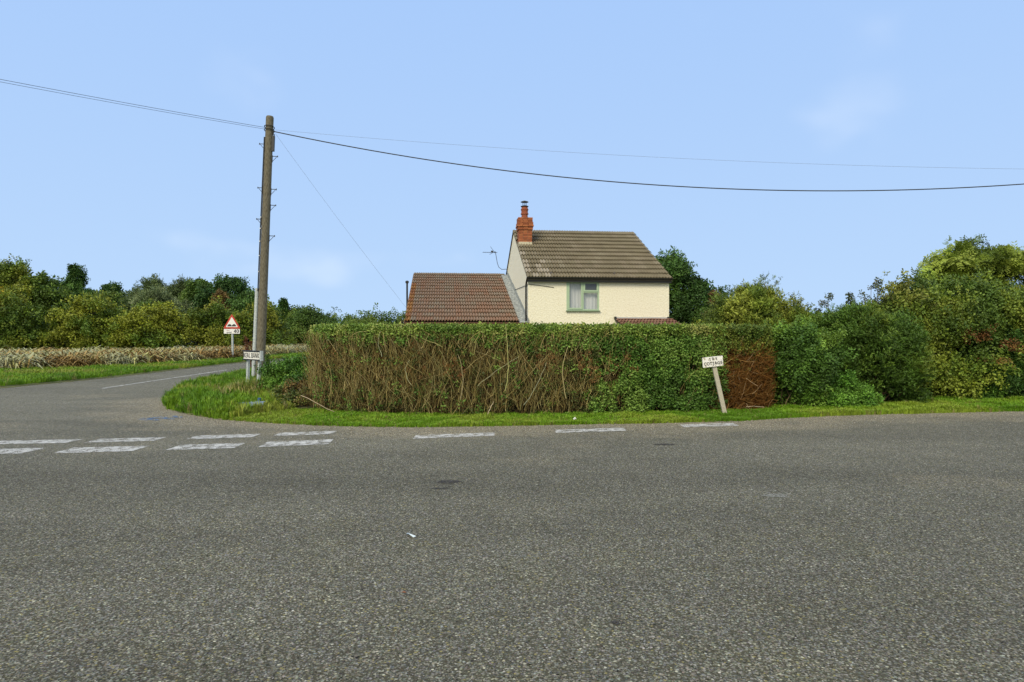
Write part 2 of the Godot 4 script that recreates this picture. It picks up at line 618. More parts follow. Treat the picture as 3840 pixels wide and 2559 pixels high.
func ground_patch(called: String, poly: PackedVector2Array, y: float, mat) -> void:
	# frayed outline
	var fray := PackedVector2Array()
	for k in poly.size():
		var p := poly[k]
		var q := poly[(k + 1) % poly.size()]
		var n := clampi(int(p.distance_to(q) / 0.12), 1, 40) if p.length() < 40 else 1
		for i in n:
			var e := p.lerp(q, float(i) / n)
			if n > 1: e += Vector2(lump.get_noise_2d(e.x * 4, e.y * 4), lump.get_noise_2d(e.x * 4 + 50, e.y * 4)) * 0.14
			fray.append(e)
	poly = fray
	var b := MB.new()
	var t := Geometry2D.triangulate_polygon(poly)
	for k in range(0, t.size(), 3):
		var a := poly[t[k]]
		var c := poly[t[k + 1]]
		var d := poly[t[k + 2]]
		if (c - a).cross(d - a) < 0:
			var s := c; c = d; d = s
		b.tri(Vector3(a.x, y, -a.y), Vector3(c.x, y, -c.y), Vector3(d.x, y, -d.y))
	for k in poly.size():
		var p := poly[k]
		var q := poly[(k + 1) % poly.size()]
		b.quad(Vector3(p.x, y - 0.05, -p.y), Vector3(q.x, y - 0.05, -q.y), Vector3(q.x, y, -q.y), Vector3(p.x, y, -p.y))
	setting(called, b, mat)

func poly(a: Array) -> PackedVector2Array:
	var p := PackedVector2Array()
	for i in range(0, a.size(), 2): p.append(Vector2(a[i], a[i + 1]))
	return p

# ---------------------------------------------------------------- scene
func _ready() -> void:
	rng.seed = 4
	lump.seed = 3; lump.frequency = 0.8; lump.fractal_octaves = 3
	tint.seed = 9; tint.frequency = 0.6; tint.fractal_octaves = 3
	var cam := Camera3D.new()
	cam.name = "camera"
	cam.position = Vector3(0, 1.45, 0)
	cam.rotation_degrees.x = -0.611
	cam.fov = 55.18
	cam.near = 0.05
	cam.far = 3000
	add_child(cam)
	sky_and_sun()
	make_materials()
	make_clumps()
	land()
	markings()
	cottage()
	hedge()
	poles_and_wires()
	signs()
	left_trees()
	right_plants()
	verge_plants()
	small_things()

func sky_and_sun() -> void:
	var W := 1024
	var H := 512
	var im := Image.create(W, H, false, Image.FORMAT_RGBF)
	var a := FastNoiseLite.new(); a.seed = 21; a.frequency = 1.3; a.fractal_octaves = 5
	var b := FastNoiseLite.new(); b.seed = 8; b.frequency = 0.55; b.fractal_octaves = 3
	for y in H:
		var el := (0.5 - (y + 0.5) / H) * PI
		for x in W:
			var az := (x + 0.5) / W * TAU      # 0 looks along -z
			var d := Vector3(sin(az) * cos(el), sin(el), -cos(az) * cos(el))
			var up := clampf(d.y, 0, 1)
			var k := pow(1.0 - up, 2.2)
			var c := Color(0.198, 0.312, 0.533).lerp(Color(0.29, 0.40, 0.55), k)
			# thin white cloud: wisps ahead, a broken bank behind and overhead
			var q := d / (maxf(d.y, 0.0) + 0.35)
			var nn := a.get_noise_3dv(q * 1.1) * 0.5 + b.get_noise_3dv(q) * 0.5
			var cover := smoothstep(-0.5, 0.5, d.z + 0.35 * d.y)
			var t := smoothstep(0.12 - 0.5 * cover, 0.42 - 0.35 * cover, nn) * lerpf(0.13, 0.92, cover)
			t *= smoothstep(-0.02, 0.12, d.y)
			c = c.lerp(Color(1.0, 0.98, 0.92) * lerpf(0.5, 0.85, clampf(0.5 + nn, 0, 1)), t)
			if d.y < 0: c = Color(0.16, 0.19, 0.12).lerp(Color(0.29, 0.40, 0.55), clampf(1.0 + d.y * 20.0, 0, 1))
			im.set_pixel(x, y, c)
	var p := PanoramaSkyMaterial.new()
	p.panorama = ImageTexture.create_from_image(im)
	var sky := Sky.new()
	sky.sky_material = p
	var env := Environment.new()
	env.background_mode = Environment.BG_SKY
	env.sky = sky
	env.tonemap_mode = Environment.TONE_MAPPER_LINEAR
	env.tonemap_exposure = 1.8
	env.sdfgi_enabled = true
	env.ssao_enabled = true
	env.ssil_enabled = true
	var we := WorldEnvironment.new()
	we.name = "world_environment"
	we.environment = env
	add_child(we)
	var sun := DirectionalLight3D.new()
	sun.name = "sun"
	sun.light_energy = 0.5
	sun.light_color = Color(1.0, 0.95, 0.84)
	sun.light_angular_distance = 22.0
	sun.shadow_enabled = true
	add_child(sun)
	sun.look_at_from_position(Vector3(-4.2, 8.0, 8.2), Vector3.ZERO)

var LOW := [-7.31, 13.84, -6.55, 12.63, -5.69, 11.74, -4.83, 11.03, -4.14, 10.75, -3.32, 10.44, -2.59, 10.29, -1.47, 10.2, -0.18, 10.34, 0.87, 10.49, 2.3, 10.65, 3.81, 10.92, 4.71, 11.31, 5.61, 11.62, 6.49, 11.81, 7.36, 11.94, 9.69, 12.34]

func land() -> void:
	var g := MB.new()
	for i in 6:
		for j in 6:
			var x := -1500.0 + 500 * i
			var z := -1500.0 + 500 * j
			g.quad(Vector3(x, -0.08, z + 500), Vector3(x + 500, -0.08, z + 500), Vector3(x + 500, -0.08, z), Vector3(x, -0.08, z))
	setting("ground", g, M.field)
	# asphalt: fine near the camera so that dirt, wear and a painted vignette can be told in its vertex colours
	var xs := [-70.0, -55.0, -40.0, -30.0, -25.0]
	var x := -22.0
	while x <= 22.0: xs.append(x); x += 0.16
	xs.append_array([25.0, 30.0, 40.0, 55.0, 70.0])
	var ds := [-9.0, -6.0, -3.0, -1.0]
	var d := 0.5
	while d <= 20.0: ds.append(d); d += 0.13
	while d <= 45.0: ds.append(d); d += 0.6
	ds.append_array([55.0, 70.0, 95.0, 150.0])
	var edge := poly(LOW)
	var b := MB.new()
	var n1 := FastNoiseLite.new(); n1.seed = 41; n1.frequency = 0.35; n1.fractal_octaves = 4
	var n2 := FastNoiseLite.new(); n2.seed = 42; n2.frequency = 1.7; n2.fractal_octaves = 3
	for j in ds.size():
		for i in xs.size():
			var p := Vector2(xs[i], ds[j])
			var k := 0.57 + 0.13 * n1.get_noise_2d(p.x * 0.5, p.y * 1.6) + 0.05 * n2.get_noise_2d(p.x, p.y)
			# the wheel tracks of the main road are polished darker, its crown is paler
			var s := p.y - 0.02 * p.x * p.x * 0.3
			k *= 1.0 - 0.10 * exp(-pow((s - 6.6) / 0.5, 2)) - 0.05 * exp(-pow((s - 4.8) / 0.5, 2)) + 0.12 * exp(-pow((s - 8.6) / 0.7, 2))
			k *= 1.0 - 0.09 * smoothstep(5.2, 2.6, s)  # lens vignette painted into the colour: asphalt darkens towards the camera
			if p.x < -7.0 and p.y > 11: k *= 1.16
			var c := Color(k, k * 0.985, k * 0.86)
			# silt washed to the edge
			var near := 9.0
			for e in edge.size() - 1:
				near = minf(near, p.distance_to(Geometry2D.get_closest_point_to_segment(p, edge[e], edge[e + 1])))
				if near > 6.0 and e > 2 and p.y < 6: break
			var silt := smoothstep(1.7, 0.2, near + 0.9 * n1.get_noise_2d(p.x * 1.5, p.y * 3.0) + 0.3 * n2.get_noise_2d(p.x, p.y))
			silt = maxf(silt * 0.95, 0.42 * smoothstep(0.25, 0.6, n1.get_noise_2d(p.x * 0.6 + 40, p.y * 1.2)) * smoothstep(4.5, 7.5, p.y))
			# moss-yellow specks collect between the wheel tracks
			var moss := 0.14 * smoothstep(0.0, 0.5, n2.get_noise_2d(p.x * 1.1 + 70, p.y * 1.1)) * smoothstep(7.0, 4.0, p.y)
			c = c.lerp(Color(1.0, 0.92, 0.75) , silt)
			c = c.lerp(Color(0.72, 0.70, 0.40), moss)
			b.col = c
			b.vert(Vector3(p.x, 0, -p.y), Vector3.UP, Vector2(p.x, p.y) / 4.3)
	var nx := xs.size()
	for j in ds.size() - 1:
		for i in nx - 1:
			var a := j * nx + i
			b.ix.append_array([a, a + nx, a + 1, a + 1, a + nx, a + nx + 1])
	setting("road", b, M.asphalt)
	var corner := LOW.duplicate()
	corner.append_array([70.0, 21.0, 70.0, 160.0, -7.6, 160.0, -9.2, 60.0, -9.84, 32.0, -10.0, 27.2, -9.9, 23.1, -9.14, 18.1, -8.27, 15.86])
	ground_patch("verge", poly(corner), 0.014, M.soil)
	ground_patch("verge", poly([-70, 12.5, -22, 13.0, -15.5, 15.0, -13.65, 17.4, -13.3, 21.7, -13.6, 28, -13.7, 33.5, -13.4, 38, -12.9, 42, -12.4, 60, -11.5, 160, -70, 160]), 0.014, M.soil)

func markings() -> void:
	# worn white strips laid on the road: [x0, d0, x1, d1, half width]
	var lower := [[-8.05, 7.84, -7.2, 7.93], [-6.8, 7.98, -5.92, 8.1], [-5.57, 8.11, -4.68, 8.25], [-4.31, 8.32, -3.52, 8.47], [-3.25, 8.54, -2.42, 8.77]]
	var upper := [[-8.4, 8.55, -7.5, 8.62], [-7.13, 8.66, -5.91, 8.82], [-5.68, 8.84, -4.84, 8.99], [-4.47, 9.13, -3.63, 9.30], [-3.38, 9.40, -2.60, 9.59]]
	var side := [[-1.36, 9.16, -0.24, 9.44], [0.66, 9.70, 1.73, 9.92], [2.69, 10.27, 3.61, 10.45]]
	var words := ["cut off by the left edge of the picture", "left of the gap below the pole", "below the blue paint smear", "in the middle below the nameplate", "at the right end"]
	for k in 5:
		strip(lower[k], 0.19, "give_way_mark", "worn white give way dash of the nearer row, " + (words[k] if k > 1 else ["beyond the left edge", "first one cut by the left edge"][k]), "white give way dashes across the junction mouth")
	for k in 5:
		strip(upper[k], 0.15, "give_way_mark", "worn white give way dash of the farther row, " + (["beyond the left edge", "long one at the left edge", "second from the left edge", "just below the corner verge", "last one beside the verge edge"][k]), "white give way dashes across the junction mouth")
	for k in 3:
		strip(side[k], 0.15, "edge_line_mark", "faded white edge line dash " + ["right of the give way dashes, under the bare hedge", "under the green part of the hedge", "nearest the cottage name sign"][k], "white edge line dashes along the main road")
	strip([-10.92, 17.35, -11.5, 26.3], 0.055, "centre_line_mark", "long thin white centre line on the side road left of the nameplate", "white centre lines of the side road")
	strip([-11.55, 30.3, -12.0, 37.0], 0.055, "centre_line_mark", "far white centre line seen between the pole and the hedge", "white centre lines of the side road")

func strip(a: Array, half: float, called: String, label: String, group: String) -> void:
	var p := Vector2(a[0], a[1])
	var q := Vector2(a[2], a[3])
	var along := (q - p).normalized()
	var across := Vector2(-along.y, along.x)
	var n := maxi(4, int((q - p).length() / 0.06))
	var b := MB.new()
	for i in n:
		var t0 := p.lerp(q, float(i) / n)
		var t1 := p.lerp(q, float(i + 1) / n)
		var o := []
		for e in [t0, t1]:
			var w0: float = half + lump.get_noise_2d(e.x * 9, e.y * 9) * 0.022
			var w1: float = half + lump.get_noise_2d(e.x * 9 + 60, e.y * 9) * 0.022
			# skewed ends, as the lines run at an angle to the kerb
			o.append(e - across * w0 - along * 0.05)
			o.append(e + across * w1 + along * 0.02)
		b.quad(Vector3(o[0].x, 0.004, -o[0].y), Vector3(o[2].x, 0.004, -o[2].y), Vector3(o[3].x, 0.004, -o[3].y), Vector3(o[1].x, 0.004, -o[1].y))
	tag(put(called, b, M.road_paint), label, "road marking", group)

# ---------------------------------------------------------------- the cottage, in its own axes: x along the front, y up, -z to the back
const LEN := 6.68
const HALF := 6.1
const EAVES := 4.07
const RIDGE := 7.10

func roof_tile(w: float, l: float, waves: int) -> ArrayMesh:
	# lies in x (0..w), y along the slope (0 at the lower edge), z out of the slope
	var b := MB.new()
	var n := 4 * waves
	var pts := []
	for i in n + 1:
		var t := float(i) / n
		pts.append(Vector3(t * w, 0, 0.075 * pow(absf(sin(PI * t * waves)), 1.4)))
	for i in n:
		var p: Vector3 = pts[i]
		var q: Vector3 = pts[i + 1]
		var lo := Vector3(0, 0, 0.082)
		var hi := Vector3(0, l, 0.012)
		b.quad(p + lo, q + lo, q + hi, p + hi)
		b.quad(p + Vector3(0, 0, 0.05), q + Vector3(0, 0, 0.05), q + lo, p + lo)
		b.quad(p + Vector3(0, 0.3, 0.02), q + Vector3(0, 0.3, 0.02), q + Vector3(0, 0, 0.05), p + Vector3(0, 0, 0.05))
	return b.commit()

func tint_mesh(m: ArrayMesh, c: Color) -> ArrayMesh:
	var a := m.surface_get_arrays(0)
	var k: PackedColorArray = a[Mesh.ARRAY_COLOR]
	k.fill(c)
	a[Mesh.ARRAY_COLOR] = k
	var o := ArrayMesh.new()
	o.add_surface_from_arrays(Mesh.PRIMITIVE_TRIANGLES, a)
	return o

# rows of tiles on a slope that starts at origin and runs along x and up
func lay_tiles(parent: Node, called: String, origin: Vector3, xdir: Vector3, up: Vector3, cols: int, rows: int, width: float, length: float, pal: Callable, skip = null) -> void:
	var w := width / cols
	var l := length / rows
	var shapes := []
	var base := roof_tile(w, l * 1.06, 2)
	var out := xdir.cross(up).normalized()
	for r in rows:
		for k in cols:
			var t: Array = pal.call(k, r)
			if skip != null and skip.call(k, r): continue
			var key: int = t[0]
			while shapes.size() <= key: shapes.append(null)
			if shapes[key] == null: shapes[key] = tint_mesh(base, t[1])
			var o := MeshInstance3D.new()
			o.mesh = shapes[key]
			o.material_override = M.tile
			o.name = called if r + k == 0 else "%s_%03d" % [called, r * cols + k]
			var sag := out * (rnd(-0.004, 0.006))
			o.transform = Transform3D(Basis(xdir, up, out) * Basis(Vector3(0, 0, 1), rnd(-0.006, 0.006)), origin + xdir * (w * k) + up * (l * r) + sag)
			parent.add_child(o)

func cottage() -> void:
	var o := thing("cottage", "cream rendered cottage with brown tiled roofs and brick chimney behind the hedge", "house", Vector3(0.74, 0, -30), deg_to_rad(6.0))
	var back := -2 * HALF
	# walls with real openings
	var w := MB.new()
	var wx0 := 1.79
	var wx1 := 3.33
	var wy0 := 2.53
	var wy1 := 3.93
	var f := func(x0, y0, x1, y1): w.quad(Vector3(x0, y0, 0), Vector3(x1, y0, 0), Vector3(x1, y1, 0), Vector3(x0, y1, 0))
	f.call(0, 0, wx0, EAVES); f.call(wx1, 0, LEN, EAVES); f.call(wx0, 0, wx1, wy0); f.call(wx0, wy1, wx1, EAVES)
	var rv := -0.14
	w.quad(Vector3(wx0, wy0, rv), Vector3(wx0, wy0, 0), Vector3(wx0, wy1, 0), Vector3(wx0, wy1, rv))
	w.quad(Vector3(wx1, wy0, 0), Vector3(wx1, wy0, rv), Vector3(wx1, wy1, rv), Vector3(wx1, wy1, 0))
	w.quad(Vector3(wx0, wy1, 0), Vector3(wx1, wy1, 0), Vector3(wx1, wy1, rv), Vector3(wx0, wy1, rv))
	w.quad(Vector3(wx0, wy0, rv), Vector3(wx1, wy0, rv), Vector3(wx1, wy0, 0), Vector3(wx0, wy0, 0))
	for x in [0.0, LEN]:
		var a := [Vector3(x, 0, 0), Vector3(x, 0, back), Vector3(x, EAVES, back), Vector3(x, RIDGE - 0.02, -HALF), Vector3(x, EAVES, 0)]
		if x == 0.0:
			w.quad(a[1], a[0], a[4], a[2]); w.tri(a[2], a[4], a[3])
		else:
			w.quad(a[0], a[1], a[2], a[4]); w.tri(a[4], a[2], a[3])
	w.quad(Vector3(LEN, 0, back), Vector3(0, 0, back), Vector3(0, EAVES, back), Vector3(LEN, EAVES, back))
	var wall := put("wall", w, M.wall, o)
	var jt := MB.new()
	jt.box(Vector3(3.62, 1.9, 0.004), Vector3(0.03, 3.9, 0.008))
	put("render_joint", jt, M.wall, wall)
	# a dim room behind the window
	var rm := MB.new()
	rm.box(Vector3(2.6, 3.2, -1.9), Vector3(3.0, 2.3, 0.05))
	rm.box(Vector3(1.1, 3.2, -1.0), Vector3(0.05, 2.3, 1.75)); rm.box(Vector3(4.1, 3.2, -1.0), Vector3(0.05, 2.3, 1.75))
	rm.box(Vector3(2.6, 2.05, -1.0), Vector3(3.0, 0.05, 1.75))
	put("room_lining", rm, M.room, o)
	# roof boards, then tiles
	var slope := Vector3(0, RIDGE - EAVES, -HALF)
	var up := slope.normalized()
	var nrm := Vector3.RIGHT.cross(up).normalized()
	var rf := MB.new()
	var e0 := Vector3(-0.06, EAVES, 0) - up * 0.28 + nrm * 0.03
	var rl := slope.length() + 0.28
	var W := LEN + 0.14
	rf.quad(e0, e0 + Vector3(W, 0, 0), e0 + Vector3(W, 0, 0) + up * rl, e0 + up * rl)
	rf.quad(e0 - nrm * 0.05 + Vector3(W, 0, 0), e0 - nrm * 0.05, e0 - nrm * 0.05 + up * rl, e0 - nrm * 0.05 + Vector3(W, 0, 0) + up * rl)
	var bu := Vector3(up.x, up.y, -up.z)
	var b0 := Vector3(-0.06, EAVES, back) - bu * 0.28 + Vector3(0, nrm.y, -nrm.z) * 0.03
	rf.quad(b0 + Vector3(W, 0, 0), b0, b0 + bu * rl, b0 + Vector3(W, 0, 0) + bu * rl)
	for s in [0.0, W]:
		rf.quad(e0 + Vector3(s, 0, 0) - nrm * 0.05, e0 + Vector3(s, 0, 0), e0 + Vector3(s, 0, 0) + up * rl, e0 + Vector3(s, 0, 0) + up * rl - nrm * 0.05)
	rf.col = Color(0.11, 0.095, 0.065)
	var roof := put("roof", rf, M.tile, o)
	roof.material_override = plain(0.11, 0.095, 0.065, 0.95)
	var pal := func(k, r):
		var nn := lump.get_noise_2d(k * 0.35, r * 0.35) * 0.8 + rnd(-0.25, 0.25)
		if k < 4 and r < 6 and rnd() < 0.4: return [7, Color(0.42, 0.37, 0.29)]
		var q := clampi(int((nn + 0.5) * 6), 0, 5)
		return [q, [Color(0.23, 0.193, 0.122), Color(0.24, 0.202, 0.128), Color(0.25, 0.212, 0.137), Color(0.262, 0.222, 0.145), Color(0.275, 0.235, 0.157), Color(0.30, 0.26, 0.18)][q]]
	var chim := func(k, r): return k < 2 and r in [8]
	lay_tiles(roof, "roof_tile", e0 + nrm * 0.004, Vector3.RIGHT, up, 24, 12, W, rl, pal, chim)
	var rp := e0 + up * rl
	for k in 15:
		var b := MB.new()
		b.col = Color(0.24, 0.21, 0.155) * rnd(0.85, 1.15)
		half_round(b, rp + Vector3(W / 15 * k, -0.06, 0), W / 15 + 0.015, 0.12, 0.006 * (k % 2))
		put("ridge_tile", b, M.tile, roof)
	# chimney
	chimney(o)
	# gutter, fascia and downpipe
	var gt := MB.new()
	gt.box(Vector3(LEN * 0.5, EAVES - 0.13, 0.17), Vector3(LEN + 0.1, 0.2, 0.025))
	gt.box(Vector3(LEN * 0.5, EAVES - 0.215, 0.085), Vector3(LEN + 0.1, 0.02, 0.165))
	put("fascia", gt, M.black, o)
	var gu := MB.new()
	half_round(gu, Vector3(-0.1, EAVES - 0.02, 0.245), LEN + 0.2, -0.065, 0)
	put("gutter", gu, M.black, o)
	var dp := MB.new()
	dp.tube([Vector3(-0.07, EAVES - 0.08, 0.22), Vector3(-0.075, EAVES - 0.3, -0.1), Vector3(-0.08, EAVES - 0.5, -0.14), Vector3(-0.08, 2.12, -0.14), Vector3(-0.12, 2.0, -0.1), Vector3(-0.34, 1.86, 0.1)], 0.042, 0.042, 8)
	put("downpipe", dp, M.black, o)
	var wr := MB.new()
	wr.tube([Vector3(-0.02, 3.85, -5.5), Vector3(-0.02, 3.72, -0.05), Vector3(0.02, 3.74, 0.02), Vector3(0.7, 3.66, 0.02), Vector3(1.2, 3.6, 0.02)], 0.012, 0.012, 4)
	put("wall_cable", wr, M.cable, o)
	window(o, wx0, wx1, wy0, wy1)
	porch(o)
	annex(o)
	aerial(o)

func half_round(b: MB, at: Vector3, l: float, r: float, lift: float) -> void:
	var n := 7
	var rr := absf(r) + lift
	for i in n:
		var a0 := PI * i / n
		var a1 := PI * (i + 1) / n
		var s := signf(r)
		var p := Vector3(0, sin(a0) * rr * s, cos(a0) * rr)
		var q := Vector3(0, sin(a1) * rr * s, cos(a1) * rr)
		b.quad(at + p, at + p + Vector3(l, 0, 0), at + q + Vector3(l, 0, 0), at + q)
		b.tri(at, at + p, at + q)
		b.tri(at + Vector3(l, 0, 0), at + q + Vector3(l, 0, 0), at + p + Vector3(l, 0, 0))

func chimney(o: Node) -> void:
	var cx := 0.37
	var cz := -4.28
	var ch := MB.new()
	ch.box(Vector3(cx, 6.6, cz), Vector3(0.66, 1.76, 0.66))
	var stack := put("chimney", ch, M.mortar, o)
	# brick courses laid round the stack; the two oversailing courses stand out
	var bk := MB.new()
	var y := 6.24
	var row := 0
	while y < 7.46:
		var grow := 0.0
		if row in [8, 9]: grow = 0.045
		elif row == 10: grow = 0.085
		elif row in [11, 12]: grow = 0.06
		elif row > 12: grow = 0.03
		var s := 0.68 + grow * 2
		for side in 4:
			var b := Basis(Vector3.UP, side * PI / 2)
			for k in 3:
				var l := s / 3
				bk.col = [Color(0.29, 0.088, 0.032), Color(0.34, 0.105, 0.04), Color(0.25, 0.075, 0.03), Color(0.38, 0.13, 0.05)][rng.randi() % 4]
				bk.box(Vector3(cx, y + 0.035, cz) + b * Vector3((k - 1) * l + (l * 0.25 if row % 2 else -l * 0.25) * 0.3, 0, s / 2 - 0.05), Vector3(l - 0.016, 0.066, 0.11), b)
		y += 0.08
		row += 1
	put("brickwork", bk, M.painted, stack).set_meta("kind", "stuff")
	var fl := MB.new()
	fl.box(Vector3(cx + 0.01, 6.10, cz + 0.03), Vector3(0.70, 0.28, 0.68))
	fl.box(Vector3(cx + 0.05, 6.03, cz + 0.44), Vector3(0.86, 0.03, 0.16), Basis(Vector3.RIGHT, 0.46))
	put("chimney_flashing", fl, plain(0.50, 0.46, 0.33, 0.9), stack)
	var fn := MB.new()
	fn.box(Vector3(cx, 7.49, cz), Vector3(0.62, 0.06, 0.62))
	put("mortar_cap", fn, M.concrete, stack)
	var pt := MB.new()
	pt.lathe(Vector3(cx, 7.5, cz), [Vector2(0.17, 0), Vector2(0.165, 0.2), Vector2(0.205, 0.22), Vector2(0.205, 0.27), Vector2(0.175, 0.3), Vector2(0.175, 0.42), Vector2(0.2, 0.44), Vector2(0.2, 0.5), Vector2(0.165, 0.53), Vector2(0.155, 0.62), Vector2(0.1, 0.62)], 18)
	var pot := put("chimney_pot", pt, M.clay, stack)
	var cw := MB.new()
	cw.lathe(Vector3(cx, 8.12, cz), [Vector2(0.0, -0.01), Vector2(0.2, 0.0), Vector2(0.21, 0.03), Vector2(0.12, 0.06), Vector2(0, 0.06)], 16)
	cw.lathe(Vector3(cx, 8.36, cz), [Vector2(0.0, -0.02), Vector2(0.21, 0.0), Vector2(0.2, 0.025), Vector2(0.08, 0.07), Vector2(0, 0.075)], 16)
	for k in 4:
		var a := TAU * k / 4 + 0.4
		var d := Vector3(cos(a) * 0.1, 0, sin(a) * 0.1)
		cw.tube([Vector3(cx, 8.14, cz) + d, Vector3(cx, 8.38, cz) + d], 0.012, 0.012, 5)
	put("chimney_cowl", cw, M.dark_iron, stack)

func window(o: Node, x0: float, x1: float, y0: float, y1: float) -> void:
	var fr := MB.new()
	var z := -0.05
	var W := x1 - x0
	var H := y1 - y0
	var bars := func(b: MB, ax: float, ay: float, bx: float, by: float, t: float, zz: float, th: float):
		b.box(Vector3(ax + t / 2, (ay + by) / 2, zz), Vector3(t, by - ay, th)); b.box(Vector3(bx - t / 2, (ay + by) / 2, zz), Vector3(t, by - ay, th))
		b.box(Vector3((ax + bx) / 2, ay + t / 2, zz), Vector3(bx - ax - 2 * t, t, th)); b.box(Vector3((ax + bx) / 2, by - t / 2, zz), Vector3(bx - ax - 2 * t, t, th))
	bars.call(fr, x0, y0, x1, y1, 0.075, z, 0.1)
	var mx := x0 + W * 0.505
	var my := y1 - H * 0.385
	fr.box(Vector3(mx, (y0 + y1) / 2, z), Vector3(0.065, H - 0.15, 0.098))
	fr.box(Vector3((mx + x1) / 2 - 0.02, my, z), Vector3(W * 0.495 - 0.11, 0.065, 0.096))
	var win := put("window", fr, M.sage, o)
	var cs := MB.new()
	bars.call(cs, x0 + 0.068, y0 + 0.068, mx - 0.025, y1 - 0.068, 0.07, z + 0.045, 0.055)
	put("casement", cs, M.sage, win)
	var hp := MB.new()
	bars.call(hp, mx + 0.025, my + 0.025, x1 - 0.05, y1 - 0.068, 0.07, z + 0.05, 0.06)
	put("top_light", hp, M.sage, win)
	var gl := [[x0 + 0.13, y0 + 0.13, mx - 0.09, y1 - 0.13], [mx + 0.09, my + 0.09, x1 - 0.11, y1 - 0.13], [mx + 0.03, y0 + 0.07, x1 - 0.07, my - 0.03]]
	for g in gl:
		var b := MB.new()
		b.quad(Vector3(g[0], g[1], z), Vector3(g[2], g[1], z), Vector3(g[2], g[3], z), Vector3(g[0], g[3], z))
		put("pane", b, M.glass, win)
	# net curtains hanging in folds, parted at the top of the right light
	var ct := MB.new()
	var cur := func(a: float, e: float, lo: float, hi: float):
		var n := int((e - a) / 0.025)
		for i in n:
			var p := a + (e - a) * i / n
			var q := a + (e - a) * (i + 1) / n
			var zp := -0.2 + 0.012 * sin(p * 38) + 0.012 * sin(p * 13)
			var zq := -0.2 + 0.012 * sin(q * 38) + 0.012 * sin(q * 13)
			ct.quad(Vector3(p, lo, zp), Vector3(q, lo, zq), Vector3(q, hi, zq), Vector3(p, hi, zp))
	cur.call(x0 - 0.05, mx + 0.02, y0 - 0.05, y1 + 0.1)
	cur.call(mx + 0.02, x1 + 0.05, y0 - 0.05, my + 0.02)
	put("net_curtain", ct, M.curtain, win)
	var sl := MB.new()
	sl.box(Vector3((x0 + x1) / 2, y0 - 0.012, 0.03), Vector3(W + 0.06, 0.045, 0.13))
	put("sill", sl, M.sage_dark, win)

func porch(o: Node) -> void:
	# lean-to with a shallow tiled roof against the front wall
	var x0 := 4.1
	var y0 := 2.10
	var dep := 1.9
	var drop := 0.42
	var w := MB.new()
	w.box(Vector3((x0 + LEN) / 2 + 0.05, 0.85, dep * 0.5), Vector3(LEN - x0 - 0.1, 1.7, dep - 0.25))
	var p := put("porch", w, M.wall, o)
	var up := Vector3(0, drop, -dep).normalized()
	var nrm := Vector3.RIGHT.cross(up).normalized()
	var b := MB.new()
	var e := Vector3(x0, y0 - drop, dep)
	var l := Vector3(0, drop, -dep).length()
	var W := LEN - x0 + 0.12
	b.box(e + Vector3(W / 2, 0, 0) + up * l / 2 - nrm * 0.035, Vector3(W, l, 0.05), Basis(Vector3.RIGHT, up, nrm))
	var rf := put("porch_roof", b, M.black, p)
	var pal := func(k, r): 
		var q := rng.randi() % 3
		return [q, [Color(0.23, 0.11, 0.075), Color(0.27, 0.14, 0.10), Color(0.31, 0.18, 0.13)][q]]
	lay_tiles(rf, "porch_tile", e, Vector3.RIGHT, up, 9, 5, W, l, pal)
	var fl := MB.new()
	fl.box(Vector3((x0 + LEN) / 2, y0 + 0.075, 0.012), Vector3(LEN - x0, 0.13, 0.02))
	fl.box(Vector3((x0 + LEN) / 2, y0 + 0.03, 0.1), Vector3(LEN - x0, 0.012, 0.2), Basis(Vector3.RIGHT, 0.3))
	put("porch_flashing", fl, plain(0.42, 0.43, 0.42, 0.6), p)
	for x in [x0 - 0.02, LEN - 0.05]:
		var k := MB.new()
		k.box(Vector3(x, y0 + 0.1, 0.07), Vector3(0.09, 0.12, 0.14))
		put("roof_end_block", k, M.black, p)

